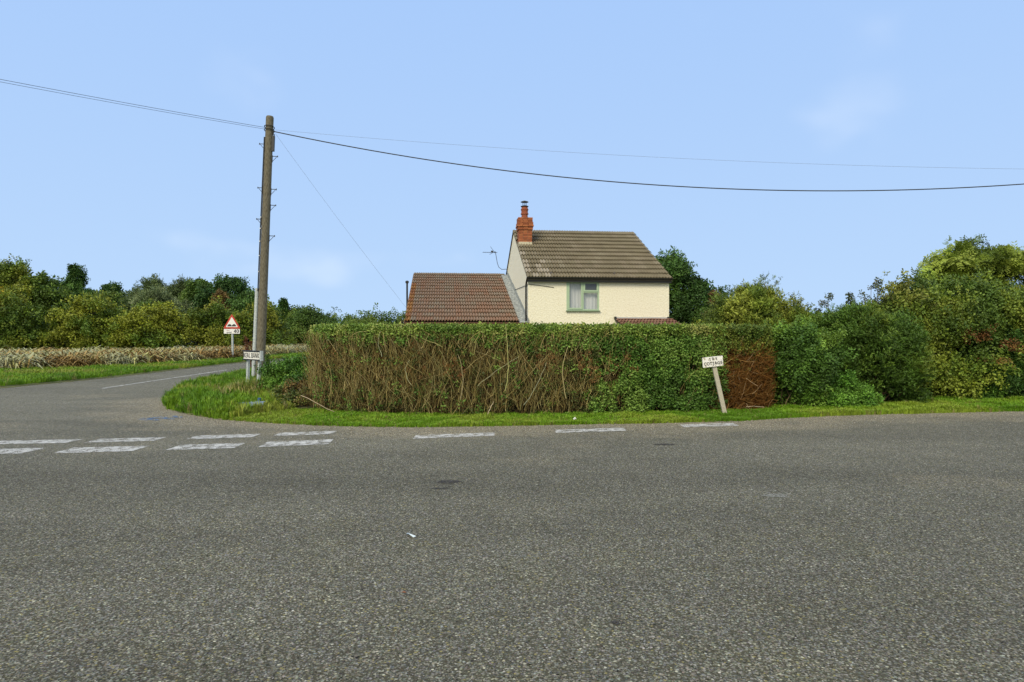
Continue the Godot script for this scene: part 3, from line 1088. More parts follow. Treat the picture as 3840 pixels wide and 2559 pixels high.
func annex(o: Node) -> void:
	# long low wing on the left under a catslide of red-brown tiles
	var AW := 5.62
	var ry := 5.06
	var rz := -9.75
	var ey := 1.98
	var ez := 0.1
	var w := MB.new()
	var xl := -AW + 0.12
	w.quad(Vector3(xl, 0, -0.15), Vector3(-0.02, 0, -0.15), Vector3(-0.02, ey - 0.12, -0.15), Vector3(xl, ey - 0.12, -0.15))
	var s0 := Vector3(xl, 0, -0.15)
	var s1 := Vector3(xl, 0, -11.5)
	w.quad(s1, s0, s0 + Vector3(0, ey - 0.12, 0), s1 + Vector3(0, 4.2, 0))
	w.tri(s0 + Vector3(0, ey - 0.12, 0), Vector3(xl, ry - 0.1, rz), s1 + Vector3(0, 4.2, 0))
	w.quad(Vector3(-0.02, 0, -11.5), s1, s1 + Vector3(0, 4.2, 0), Vector3(-0.02, 4.2, -11.5))
	var an := put("annex_wall", w, M.wall, o)
	var slope := Vector3(0, ry - ey, rz - ez)
	var up := slope.normalized()
	var nrm := Vector3.RIGHT.cross(up).normalized()
	var e := Vector3(-AW, ey, ez)
	var W := AW - 0.42
	var b := MB.new()
	b.box(e + Vector3((AW - 0.05) / 2, 0, 0) + up * slope.length() / 2 - nrm * 0.04, Vector3(AW - 0.05, slope.length(), 0.06), Basis(Vector3.RIGHT, up, nrm))
	b.quad(Vector3(-0.05, ry, rz), Vector3(-AW, ry, rz), Vector3(-AW, 4.1, -11.8), Vector3(-0.05, 4.1, -11.8))
	var rf := put("annex_roof", b, plain(0.12, 0.06, 0.035, 0.95), o)
	var pal := func(k, r):
		if k == 0 and r < 11:
			var q := rng.randi() % 2
			return [q, [Color(0.40, 0.19, 0.045), Color(0.36, 0.15, 0.05)][q]]
		if r == 14: return [2, Color(0.30, 0.22, 0.15)]
		var nn: float = lump.get_noise_2d(k * 0.4 + 90, r * 0.4) * 0.7 + rnd(-0.3, 0.3) + 0.1 * (7 - r) / 7.0
		var q := clampi(int((nn + 0.5) * 5), 0, 4)
		return [3 + q, [Color(0.31, 0.24, 0.17), Color(0.315, 0.225, 0.155), Color(0.32, 0.215, 0.145), Color(0.325, 0.205, 0.135), Color(0.335, 0.195, 0.12)][q]]
	lay_tiles(rf, "annex_tile", e, Vector3.RIGHT, up, 20, 15, W, slope.length(), pal)
	for k in 13:
		var rb := MB.new()
		rb.col = Color(0.25, 0.215, 0.16) * rnd(0.85, 1.15)
		half_round(rb, Vector3(-AW + (AW - 0.2) / 13 * k, ry - 0.05, rz), (AW - 0.2) / 13 + 0.015, 0.11, 0.006 * (k % 2))
		put("annex_ridge_tile", rb, M.tile, rf)
	var vg := MB.new()
	vg.box(Vector3(-AW - 0.015, 0, 0) + Vector3(0, ey, ez) + up * slope.length() / 2 - nrm * 0.07, Vector3(0.03, slope.length(), 0.16), Basis(Vector3.RIGHT, up, nrm))
	put("verge_board", vg, plain(0.16, 0.10, 0.06, 0.9), rf)
	# lead valley between the tiles and the gable, with upstand and two worn pieces
	var vl := MB.new()
	vl.box(e + Vector3(AW - 0.22, 0, 0) + up * slope.length() / 2 - nrm * 0.002, Vector3(0.40, slope.length(), 0.012), Basis(Vector3.RIGHT, up, nrm))
	for k in 9:
		vl.box(Vector3(-0.012, 0.10, 0) + Vector3(0, ey, ez) + up * (slope.length() * (k + 0.5) / 9), Vector3(0.016, slope.length() / 9 * 1.02, 0.24 + 0.03 * (k % 3)), Basis(Vector3.RIGHT, up, nrm) * Basis(Vector3.RIGHT, 0.02))
	put("lead_valley", vl, M.lead, rf)
	var fp := MB.new()
	fp.tube([Vector3(-AW - 0.16, 1.2, -5.2), Vector3(-AW - 0.16, 4.15, -5.2)], 0.05, 0.05, 8)
	fp.lathe(Vector3(-AW - 0.16, 4.13, -5.2), [Vector2(0.05, 0), Vector2(0.09, 0.02), Vector2(0.09, 0.12), Vector2(0.0, 0.16)], 10)
	put("vent_pipe", fp, M.black, o)

func aerial(o: Node) -> void:
	var b := MB.new()
	var r := Vector3(-0.05, 5.35, -9.3)
	b.tube([r, r + Vector3(-0.35, -0.02, 0), r + Vector3(-0.52, 0.12, 0), r + Vector3(-0.6, 0.35, 0), r + Vector3(-0.72, 1.05, 0)], 0.017, 0.017, 5)
	var t := r + Vector3(-0.72, 1.0, 0)
	b.tube([t + Vector3(-0.75, -0.02, 0.1), t + Vector3(0.12, 0, -0.05)], 0.015, 0.015, 4)
	for k in 8:
		var p := t + Vector3(-0.75 + 0.1 * k, -0.02, 0.1 - 0.015 * k)
		b.tube([p + Vector3(0.03, 0.0, 0.14), p + Vector3(-0.03, 0.0, -0.14)], 0.008, 0.008, 3)
	b.tube([t + Vector3(-0.3, 0.33, 0.05), t + Vector3(-0.02, -0.05, 0.03)], 0.012, 0.012, 4)
	b.tube([t + Vector3(-0.35, -0.14, 0.05), t + Vector3(-0.02, 0.05, 0.03)], 0.012, 0.012, 4)
	b.box(t + Vector3(-0.2, 0.04, 0.05), Vector3(0.13, 0.09, 0.07))
	put("aerial", b, M.dark_iron, o)

# ---------------------------------------------------------------- the roadside hedge
func path_at(path: PackedVector2Array, s: float) -> Array:
	for i in path.size() - 1:
		var l := path[i].distance_to(path[i + 1])
		if s <= l or i == path.size() - 2:
			var d := (path[i + 1] - path[i]).normalized()
			return [path[i] + d * s, Vector2(d.y, -d.x)]
		s -= l
	return []

func path_length(path: PackedVector2Array) -> float:
	var l := 0.0
	for i in path.size() - 1: l += path[i].distance_to(path[i + 1])
	return l

const HEDGE_TOP := 1.60

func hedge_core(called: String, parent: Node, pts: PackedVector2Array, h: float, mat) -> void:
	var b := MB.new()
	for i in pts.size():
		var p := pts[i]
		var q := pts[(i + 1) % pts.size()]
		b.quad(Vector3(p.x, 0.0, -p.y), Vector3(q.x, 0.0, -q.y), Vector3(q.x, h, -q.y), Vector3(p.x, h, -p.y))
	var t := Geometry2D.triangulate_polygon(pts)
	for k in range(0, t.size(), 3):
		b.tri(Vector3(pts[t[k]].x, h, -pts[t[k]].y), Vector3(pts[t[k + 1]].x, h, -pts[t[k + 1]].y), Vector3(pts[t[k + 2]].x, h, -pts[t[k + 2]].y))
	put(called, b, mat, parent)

func hedge() -> void:
	rng.seed = 101
	var front := poly([-3.9, 14.1, -4.02, 13.3, -3.9, 12.65, -3.55, 12.1, -2.9, 11.72, -1.6, 11.46, 0.0, 11.44, 2.07, 11.74, 3.95, 12.08])
	var total := path_length(front)
	var o := thing("clipped_hedge", "long clipped hedge with bare brown twigs left, green leaves right and on top", "hedge")
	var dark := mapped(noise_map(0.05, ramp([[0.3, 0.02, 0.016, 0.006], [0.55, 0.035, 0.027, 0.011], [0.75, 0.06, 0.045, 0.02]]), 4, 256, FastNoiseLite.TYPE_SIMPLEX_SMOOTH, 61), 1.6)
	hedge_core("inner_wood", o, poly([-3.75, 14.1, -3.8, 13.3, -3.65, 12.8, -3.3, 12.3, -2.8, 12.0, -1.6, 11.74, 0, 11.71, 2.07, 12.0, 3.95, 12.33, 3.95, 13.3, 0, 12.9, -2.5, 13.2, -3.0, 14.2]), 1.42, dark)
	# green share along the hedge: leaves take over from left to right and fill the top
	var bare := func(x: float, y: float) -> float:
		var e := smoothstep(2.5, 0.6, x + 0.5 * lump.get_noise_2d(x * 1.3, y * 1.3))
		var line := 1.30 + 0.16 * lump.get_noise_2d(x * 1.9, 5.0) + 0.1 * lump.get_noise_2d(x * 6.0, 8.0) - 0.12 * smoothstep(-1.0, 1.5, x)
		return e * smoothstep(line + 0.12, line - 0.1, y)
	var palt := [Color(0.28, 0.22, 0.075), Color(0.19, 0.14, 0.042), Color(0.42, 0.345, 0.155), Color(0.235, 0.19, 0.065), Color(0.34, 0.275, 0.10), Color(0.14, 0.09, 0.028), Color(0.26, 0.245, 0.09)]
	# long crooked shoots
	var tw := MB.new()
	var made := 0
	while made < 7000:
		var s := rnd(total)
		var f := path_at(front, s)
		var y := rnd(0.0, 1.38)
		if rnd() > bare.call(f[0].x, y - 0.26) + 0.05: continue
		made += 1
		var p2: Vector2 = f[0]
		var nrm: Vector2 = f[1]
		var out := Vector3(nrm.x, 0, -nrm.y)
		var depth := rnd(-0.24, 0.05) + 0.02 * smoothstep(0.9, 1.3, y)
		var p := Vector3(p2.x, y, -p2.y) + out * depth
		var al := Vector3(-out.z, 0, out.x)
		var dir := (Vector3.UP * rnd(0.3, 1.5) + al * rng.randfn(0, 0.36) + out * rng.randfn(0.02, 0.15)).normalized()
		var l := rnd(0.18, 0.62) * (1.3 if rnd() < 0.12 else 1.0)
		var curl := al * rng.randfn(0, 0.35) + Vector3.UP * 0.25
		var pts := [p]
		var n := 5
		for i in n:
			dir = (dir + curl * 0.25 + unit() * 0.24).normalized()
			p += dir * l / n
			if p.y > 1.52: break
			pts.append(p)
		if pts.size() < 3: continue
		var k := 1.0 + 0.25 * lump.get_noise_2d(p.x * 1.5, p.y * 1.5)
		tw.col = palt[rng.randi() % palt.size()] * rnd(0.5, 1.6) * k
		var r := rnd(0.0016, 0.004) * (1.6 if rnd() < 0.06 else 1.0)
		tw.tube(pts, r, r * 0.5, 4, false)
	put("bare_branches", tw, M.bark, o).set_meta("kind", "stuff")
	# fine twiggery filling the face between the shoots
	var pl := []
	var co := PackedColorArray()
	for i in 4200:
		var f := path_at(front, rnd(total))
		var y := rnd(0.02, 1.35)
		var p2: Vector2 = f[0]
		if rnd() > bare.call(p2.x, y) + 0.08: continue
		var out := Vector3(f[1].x, 0, -f[1].y)
		var p := Vector3(p2.x, y, -p2.y) + out * rnd(-0.3, -0.08)
		pl.append(Transform3D(any_turn().scaled(Vector3.ONE * rnd(0.07, 0.15)), p))
		var c: Color = [Color(0.19, 0.125, 0.045), Color(0.25, 0.17, 0.065), Color(0.13, 0.09, 0.035), Color(0.17, 0.15, 0.055)][rng.randi() % 4]
		# rusty band where the last clipping stopped
		if absf(y - 1.02 - 0.08 * lump.get_noise_2d(p2.x * 2, 0)) < 0.1 and rnd() < 0.4: c = Color(0.32, 0.18, 0.045)
		co.append(c * rnd(0.5, 1.0))
	scatter("fine_twigs", C.twigs, M.bark, pl, co, o).set_meta("kind", "stuff")
	# leaves
	var greens := [Color(0.05, 0.10, 0.018), Color(0.065, 0.13, 0.022), Color(0.09, 0.16, 0.03), Color(0.12, 0.19, 0.04)]
	pl = []; co = PackedColorArray()
	for i in 26000:
		var f := path_at(front, rnd(total))
		var p2: Vector2 = f[0]
		var y := rnd(0.02, 1.58)
		var out := Vector3(f[1].x, 0, -f[1].y)
		var g: float = 1.0 - bare.call(p2.x, y)
		if rnd() > g * g + 0.075: continue
		var d := rnd(-0.28, 0.04) - 0.10 * smoothstep(1.2, 1.6, y) + 0.07 * lump.get_noise_2d(p2.x * 2.5, y * 2.5)
		var hole := lump.get_noise_3d(p2.x * 3.2, y * 3.2, 9)
		if y < 1.1 and hole < -0.22: continue
		pl.append(Transform3D(any_turn().scaled(Vector3.ONE * rnd(0.05, 0.095)), Vector3(p2.x, y, -p2.y) + out * d))
		var c := pick(greens, Vector3(p2.x, y, p2.y) * 1.6, 1.0)
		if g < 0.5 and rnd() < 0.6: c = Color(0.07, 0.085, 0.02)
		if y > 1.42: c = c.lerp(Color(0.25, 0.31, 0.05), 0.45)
		co.append(c)
	# the flat clipped top
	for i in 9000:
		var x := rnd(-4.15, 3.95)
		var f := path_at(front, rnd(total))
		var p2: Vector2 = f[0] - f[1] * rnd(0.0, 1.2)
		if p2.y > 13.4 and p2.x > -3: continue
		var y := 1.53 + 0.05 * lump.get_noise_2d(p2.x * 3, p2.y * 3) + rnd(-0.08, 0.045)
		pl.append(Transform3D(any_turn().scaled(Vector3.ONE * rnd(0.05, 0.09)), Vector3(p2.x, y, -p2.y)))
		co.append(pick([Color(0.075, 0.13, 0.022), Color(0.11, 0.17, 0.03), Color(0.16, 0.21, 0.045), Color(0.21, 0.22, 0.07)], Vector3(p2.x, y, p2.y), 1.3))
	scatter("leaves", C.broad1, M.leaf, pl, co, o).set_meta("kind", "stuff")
	# withered rusty leaves
	pl = []; co = PackedColorArray()
	for spot in [[0.62, 1.02, 0.2, 22], [1.35, 0.98, 0.18, 34], [1.42, 0.75, 0.14, 20], [-0.3, 1.28, 0.12, 12], [-1.0, 0.85, 0.2, 26], [-2.0, 1.0, 0.5, 40], [2.0, 1.0, 0.3, 26], [-3.0, 1.0, 0.3, 30]]:
		for i in int(spot[3]):
			var u := unit() * float(spot[2])
			var x: float = spot[0] + u.x
			var dd := 11.46 + maxf(0.0, x) * 0.13 + maxf(0.0, -1.6 - x) * 0.3
			pl.append(Transform3D(any_turn().scaled(Vector3.ONE * rnd(0.03, 0.055)), Vector3(x, spot[1] + u.y, -dd + rnd(-0.1, 0.05))))
			co.append([Color(0.30, 0.14, 0.045), Color(0.25, 0.11, 0.04), Color(0.38, 0.21, 0.08)][rng.randi() % 3])
	scatter("withered_leaves", C.broad2, M.leaf, pl, co, o).set_meta("kind", "stuff")
	# a few thick pale branches and the one long green shoot
	for q in [
			[-0.12, 0.45, -0.02, 0.8, -0.11, 1.62, 0.009, Color(0.36, 0.36, 0.13)],
			[-2.85, 0.3, -2.75, 0.75, -2.95, 1.3, 0.008, Color(0.33, 0.25, 0.10)],
			[-0.6, 0.55, -0.25, 0.85, 0.12, 1.05, 0.0048, Color(0.362, 0.35, 0.2)],
			[0.95, 0.32, 0.82, 0.8, 0.98, 1.22, 0.008, Color(0.38, 0.32, 0.15)],
			[-2.3, 1.05, -2.42, 1.3, -2.33, 1.5, 0.0048, Color(0.366, 0.40, 0.24)],
			[-1.75, 0.55, -1.95, 0.8, -1.8, 1.0, 0.0048, Color(0.362, 0.36, 0.2)],
			[0.2, 0.2, 0.45, 0.5, 0.6, 0.95, 0.0048, Color(0.364, 0.38, 0.24)],
			[-0.9, 0.3, -0.78, 0.7, -0.95, 1.1, 0.0065, Color(0.36, 0.30, 0.16)],
			[-3.35, 0.3, -3.2, 0.55, -3.38, 1.0, 0.0065, Color(0.36, 0.28, 0.12)],
			[-0.45, 0.0, -0.40, 0.12, -0.32, 0.27, 0.008, Color(0.55, 0.45, 0.3)]]:
		var b := MB.new()
		b.col = q[7]
		var z := func(x): return -(11.38 + maxf(0.0, x) * 0.13 + maxf(0.0, -1.6 - x) * 0.32)
		var a := Vector3(q[0], q[1], z.call(q[0]) + 0.03)
		var m := Vector3(q[2], q[3], z.call(q[2]) + 0.07)
		var e := Vector3(q[4], q[5], z.call(q[4]) + 0.02)
		var pts := []
		for i in 10:
			var t := i / 9.0
			pts.append(a.lerp(m, t).lerp(m.lerp(e, t), t) + unit() * 0.008)
		b.tube(pts, q[6], q[6] * 0.6, 6)
		put("branch", b, M.bark, o)
	# brown clipped end of the hedge, dead and twiggy below a green top
	var oe := thing("dead_hedge_end", "square rusty brown clipped dead hedge end right of the cottage name sign", "hedge")
	hedge_core("inner_wood", oe, poly([3.96, 12.33, 4.80, 12.50, 4.82, 13.6, 3.96, 13.4]), 1.36, mapped(noise_map(0.05, ramp([[0.3, 0.035, 0.014, 0.004], [0.5, 0.08, 0.032, 0.008], [0.75, 0.13, 0.055, 0.015]]), 4, 256, FastNoiseLite.TYPE_SIMPLEX_SMOOTH, 63), 1.6))
	var ends := poly([3.75, 12.03, 4.88, 12.28, 4.93, 13.3])
	var el := path_length(ends)
	var dt := MB.new()
	for i in 4200:
		var f := path_at(ends, rnd(el))
		var y := rnd(0.0, 1.2)
		var out := Vector3(f[1].x, 0, -f[1].y)
		var al := Vector3(-out.z, 0, out.x)
		var p: Vector3 = Vector3(f[0].x, y, -f[0].y) + out * rnd(-0.22, 0.02)
		if f[0].x < 4.02 and rnd() < 0.75 - (f[0].x - 3.8) * 2.0: continue
		if y > 1.0 and rnd() < 0.5: continue
		var dir := (al * rng.randfn(0.3, 0.7) + Vector3.UP * rng.randfn(0.25, 0.35) + out * 0.15).normalized()
		var l := rnd(0.08, 0.32)
		var q := p + dir * l * 0.5 + unit() * 0.02
		var e := p + dir * l + Vector3.UP * 0.03
		if e.x > 4.97: e.x = 4.97
		var kk := rnd(0.6, 1.2)
		dt.col = [Color(0.20, 0.085, 0.016), Color(0.25, 0.115, 0.024), Color(0.14, 0.055, 0.012), Color(0.32, 0.18, 0.055)][rng.randi() % 4] * kk
		if rnd() < 0.03: dt.col = Color(0.5, 0.36, 0.2)
		var r := rnd(0.003, 0.006)
		dt.tube([p, q, e], r, r * 0.5, 3, false)
	put("dead_twigs", dt, M.bark, oe).set_meta("kind", "stuff")
	pl = []; co = PackedColorArray()
	for i in 3600:
		var f := path_at(ends, rnd(el))
		var inn := rnd(0.0, 0.35) if rnd() < 0.6 else rnd(0, 1.0)
		var y := rnd(0.75, 1.58)
		var bot := 1.12 + 0.12 * lump.get_noise_2d(f[0].x * 3, 2)
		if (y < bot and rnd() < 0.93) or (inn > 0.35 and y < 1.45): continue
		var p2: Vector2 = f[0] - f[1] * inn
		pl.append(Transform3D(any_turn().scaled(Vector3.ONE * rnd(0.05, 0.09)), Vector3(p2.x, y, -p2.y)))
		co.append(pick([Color(0.05, 0.085, 0.016), Color(0.08, 0.11, 0.02), Color(0.11, 0.13, 0.025)], Vector3(p2.x, y, p2.y), 1.5))
	scatter("leaves", C.broad0, M.leaf, pl, co, oe).set_meta("kind", "stuff")

# ---------------------------------------------------------------- pole and wires
func sagging(a: Vector3, b: Vector3, sag: float, n := 40) -> Array:
	var pts := []
	for i in n + 1:
		var t := float(i) / n
		pts.append(a.lerp(b, t) + Vector3.DOWN * sag * 4 * t * (1 - t))
	return pts

func poles_and_wires() -> void:
	rng.seed = 202
	var foot := Vector3(-7.93, 0, -20.5)
	var head := Vector3(-7.58, 8.23, -20.5)
	var o := thing("telegraph_pole", "tall weathered wooden telegraph pole leaning slightly right beside the nameplate", "telegraph pole", foot)
	var rel := head - foot
	var lean := Basis(Quaternion(Vector3.UP, rel.normalized()))
	var b := MB.new()
	var n := 14
	var pts := []
	for i in n: pts.append(Vector3(0, -0.1 + (rel.length() + 0.1) * i / (n - 1), 0))
	b.tube(pts, 0.138, 0.116, 18)
	var p := put("shaft", b, M.wood, o)
	p.basis = lean
	# sloping weathered head
	var hd := MB.new()
	hd.lathe(Vector3(0, rel.length() - 0.01, 0), [Vector2(0.116, 0), Vector2(0.10, 0.045), Vector2(0.0, 0.06)], 18)
	put("pole_head", hd, M.wood, o).basis = lean
	var at := func(y: float, x: float, z := 0.0): return lean * Vector3(x, y, z)
	# step irons: bracketed rungs to either side
	var steps := [[7.40, -1], [7.03, 1], [6.03, -1], [6.0, 1], [5.50, 1], [5.05, -1], [4.54, 1]]
	for s in steps:
		var k: float = s[1]
		var m := MB.new()
		m.tube([at.call(s[0], 0.12 * k), at.call(s[0], 0.29 * k)], 0.012, 0.012, 6)
		m.tube([at.call(s[0] - 0.02, 0.26 * k), at.call(s[0] - 0.17, 0.125 * k)], 0.008, 0.008, 5)
		m.tube([at.call(s[0] - 0.025, 0.29 * k), at.call(s[0] + 0.025, 0.29 * k)], 0.014, 0.014, 6)
		m.box(at.call(s[0] - 0.08, 0.125 * k), Vector3(0.015, 0.22, 0.04), lean)
		put("step_iron", m, M.dark_iron, o)
	for y in [3.4, 3.9, 4.35, 4.75, 5.1]:
		var m := MB.new()
		m.box(at.call(y, -0.13, 0.075), Vector3(0.03, 0.03, 0.06), lean)
		put("cable_clip", m, M.white, o)
	var cd := MB.new()
	cd.tube([at.call(-0.05, -0.19, 0.03), at.call(2.88, -0.18, 0.03)], 0.062, 0.06, 10)
	put("cable_guard", cd, M.steel, o)
	var ck := MB.new()
	ck.tube([at.call(2.8, -0.13, 0.09), at.call(5.0, -0.125, 0.085), at.call(7.6, -0.115, 0.08)], 0.02, 0.02, 6)
	put("riser_cable", ck, M.cable, o)
	var bx := MB.new()
	bx.box(at.call(7.42, 0.145, 0.02), Vector3(0.07, 0.48, 0.09), lean)
	bx.tube([at.call(7.68, 0.175, 0.02), at.call(7.74, 0.13, 0.02), at.call(7.82, 0.15, 0.0)], 0.02, 0.02, 6)
	put("terminal_block", bx, M.black, o)
	for y in [7.83, 7.93]:
		var r := MB.new()
		var ring := []
		for i in 19:
			var a := TAU * i / 18
			ring.append(at.call(y + 0.03 * sin(a * 1.0), cos(a) * 0.15, sin(a) * 0.15))
		r.tube(ring, 0.013, 0.013, 5, false)
		put("pole_band", r, M.dark_iron, o)
	# wires
	var top: Vector3 = foot + at.call(7.80, 0.17, 0.0)
	var w := func(called: String, label: String, pp: Array, r: float, mat):
		var m := MB.new()
		m.tube(pp, r, r, 5)
		tag(put(called, m, mat), label, "cable", "overhead wires from the telegraph pole")
	var far := Vector3(24, 7.05, -20)
	w.call("overhead_cable", "thick dark sagging cable running right from the pole above the cottage", sagging(top, far, 1.52, 60), 0.017, M.cable)
	w.call("overhead_cable", "thin faint wire above the thick sagging cable right of the pole", sagging(top + Vector3(0.02, 0.05, 0.02), far + Vector3(0, -0.55, 0), 0.42, 40), 0.0032, M.thin_cable)
	var tl: Vector3 = foot + at.call(7.92, -0.14, 0.0)
	w.call("overhead_cable", "upper thin wire running left from the pole to the picture edge", sagging(tl, Vector3(-26.5, 8.55, -6.0), 0.28, 40), 0.006, M.cable)
	w.call("overhead_cable", "lower thin wire running left from the pole beside its twin", sagging(tl + Vector3(0, -0.06, 0.03), Vector3(-26.5, 8.53, -5.95), 0.31, 40), 0.005, M.cable)
	# a drop towards the houses beyond
	w.call("drop_wire", "thin drop wire slanting steeply down right from the pole", sagging(top + Vector3(0.02, -0.06, 0), Vector3(-2.35, 0.5, -24.0), 0.12, 24), 0.003, M.thin_cable)

# ---------------------------------------------------------------- signs
func letters(parent: Node, called: String, text: String, size: float, at: Vector3, mat, squeeze := 1.0, bold := true) -> void:
	var f := SystemFont.new()
	f.font_names = PackedStringArray(["Droid Sans"])
	f.font_weight = 700 if bold else 400
	var t := TextMesh.new()
	t.text = text
	t.font = f
	t.font_size = 64
	t.pixel_size = size / 46.0
	t.depth = 0.004
	t.curve_step = 2.0
	var o := put(called, t, mat, parent)
	o.position = at
	o.scale = Vector3(squeeze, 1, 1)

func rounded(pts: Array, r: float, n := 5) -> PackedVector2Array:
	var o := PackedVector2Array()
	for i in pts.size():
		var p: Vector2 = pts[i]
		var a: Vector2 = (pts[i - 1] - p).normalized()
		var c: Vector2 = (pts[(i + 1) % pts.size()] - p).normalized()
		for k in n:
			var t := float(k) / (n - 1)
			o.append((p + a * r).lerp(p, t).lerp(p.lerp(p + c * r, t), t))
	return o

func signs() -> void:
	# street nameplate: end nearer the camera on the right
	var a := Vector3(-7.36, 0, -17.9)
	var c := Vector3(-6.60, 0, -17.15)
	var along := (c - a).normalized()
	var o := thing("street_nameplate", "white street nameplate reading KEAL BANK on two leaning grey posts", "street sign", (a + c) * 0.5, atan2(-along.z, along.x))
	var L := (c - a).length()
	var fr := MB.new()
	fr.box(Vector3(0, 0.875, 0), Vector3(L, 0.225, 0.025))
	fr.box(Vector3(0, 0.995, 0.012), Vector3(L + 0.02, 0.028, 0.06))
	fr.box(Vector3(0, 0.757, 0.012), Vector3(L + 0.02, 0.022, 0.06))
	var pf := put("backing_frame", fr, M.ink, o)
	var pl := MB.new()
	pl.box(Vector3(0, 0.873, 0.016), Vector3(L - 0.09, 0.19, 0.012))
	var plate := put("plate", pl, M.board, o)
	letters(plate, "lettering", "KEAL BANK", 0.128, Vector3(-0.01, 0.873, 0.0225), M.ink, 1.02, true)
	for s in [[-0.34, -0.42, 0.02], [0.40, 0.22, -0.02]]:
		var m := MB.new()
		m.bar(Vector3(s[1], -0.05, -0.05), Vector3(s[0], 1.0, -0.05), 0.10, 0.055)
		put("post", m, M.steel, o)
	var ec := MB.new()
	ec.box(Vector3(L / 2 + 0.03, 0.875, 0.0), Vector3(0.07, 0.26, 0.07))
	put("end_bracket", ec, M.steel, o)
	# uneven road warning sign across the side road
	var d := 36.0
	var wx := -15.45
	var w := thing("warning_sign", "red triangle uneven road warning sign with a 40 plate across the side road", "road sign", Vector3(wx, 0, -d), 0.12)
	var po := MB.new()
	po.tube([Vector3(0.02, 0, -0.06), Vector3(0, 2.35, -0.06)], 0.055, 0.055, 10)
	put("post", po, M.steel, w)
	var s := 0.46
	var ty := 1.75
	var tri := MB.new()
	tri.plate(rounded([Vector2(-s, ty), Vector2(s, ty), Vector2(0, ty + s * 1.76)], 0.07), 0.0, 0.012)
	var red := put("red_triangle", tri, M.red, w)
	var inn := MB.new()
	inn.plate(rounded([Vector2(-s * 0.70, ty + 0.085), Vector2(s * 0.70, ty + 0.085), Vector2(0, ty + s * 1.76 - 0.16)], 0.05), 0.012, 0.004)
	put("white_field", inn, M.white, red)
	var hm := MB.new()
	var ol := PackedVector2Array([Vector2(-0.235, ty + 0.125), Vector2(0.235, ty + 0.125)])
	for i in 21:
		var t := 1.0 - i / 20.0
		var x := -0.235 + 0.47 * t
		ol.append(Vector2(x, ty + 0.155 + 0.095 * maxf(0.0, pow(absf(sin(t * TAU)), 0.8))))
	hm.plate(ol, 0.016, 0.004)
	put("bump_symbol", hm, M.ink, red)
	var pb := MB.new()
	pb.box(Vector3(0, 1.60, 0.002), Vector3(0.84, 0.255, 0.012))
	var pp := put("distance_plate", pb, M.white, w)
	letters(pp, "lettering", "40", 0.19, Vector3(0.24, 1.605, 0.012), M.ink, 1.0)
	letters(pp, "small_lettering", "Max", 0.06, Vector3(-0.2, 1.65, 0.012), plain(0.55, 0.4, 0.36), 1.0)
	letters(pp, "small_lettering", "speed", 0.07, Vector3(-0.15, 1.545, 0.012), M.faded_ink, 1.0)
	# cottage name sign leaning on its post
	var iv := thing("cottage_sign", "leaning white wooden sign reading IVY COTTAGE on a pale post", "sign", Vector3(3.775, 0, -11.5))
	var post := MB.new()
	post.bar(Vector3(0.0, -0.05, 0), Vector3(-0.245, 1.02, 0), 0.072, 0.05)
	var pn := put("post", post, M.grey_wood, iv)
	var bd := Node3D.new()
	var bb := MB.new()
	bb.box(Vector3.ZERO, Vector3(0.37, 0.175, 0.024))
	var board := put("board", bb, M.board, iv)
	# the board hangs askew: sheared by its tilt towards the hedge
	board.position = Vector3(-0.25, 0.965, 0.042)
	board.rotation = Vector3(0, 0.12, 0.10)
	bd.free()
	letters(board, "lettering", "I V Y", 0.05, Vector3(0.01, 0.045, 0.0125), M.ink, 1.0)
	letters(board, "lettering", "COTTAGE", 0.056, Vector3(0.002, -0.03, 0.0125), M.ink, 1.0)
	for y in [-0.065, 0.072]:
		var nl := MB.new()
		nl.box(Vector3(0.0, y, 0.014), Vector3(0.012, 0.012, 0.006))
		put("nail", nl, M.ink, board)

# ---------------------------------------------------------------- vegetation
var DARK := [Color(0.028, 0.062, 0.014), Color(0.038, 0.082, 0.017), Color(0.055, 0.105, 0.022)]
var MID := [Color(0.05, 0.09, 0.018), Color(0.075, 0.12, 0.022), Color(0.10, 0.14, 0.028)]
var OLIVE := [Color(0.055, 0.09, 0.013), Color(0.082, 0.12, 0.016), Color(0.11, 0.142, 0.017), Color(0.14, 0.152, 0.018)]
var YELLOW := [Color(0.06, 0.098, 0.013), Color(0.085, 0.125, 0.015), Color(0.115, 0.15, 0.017), Color(0.155, 0.17, 0.018)]
var SILVER := [Color(0.10, 0.13, 0.06), Color(0.15, 0.18, 0.09), Color(0.21, 0.24, 0.14)]
var GREYGREEN := [Color(0.075, 0.105, 0.04), Color(0.105, 0.135, 0.055), Color(0.14, 0.165, 0.075)]
var GOLD := [Color(0.11, 0.11, 0.015), Color(0.20, 0.17, 0.018), Color(0.36, 0.26, 0.02)]
var RUST := [Color(0.13, 0.085, 0.03), Color(0.19, 0.115, 0.05), Color(0.24, 0.14, 0.065)]

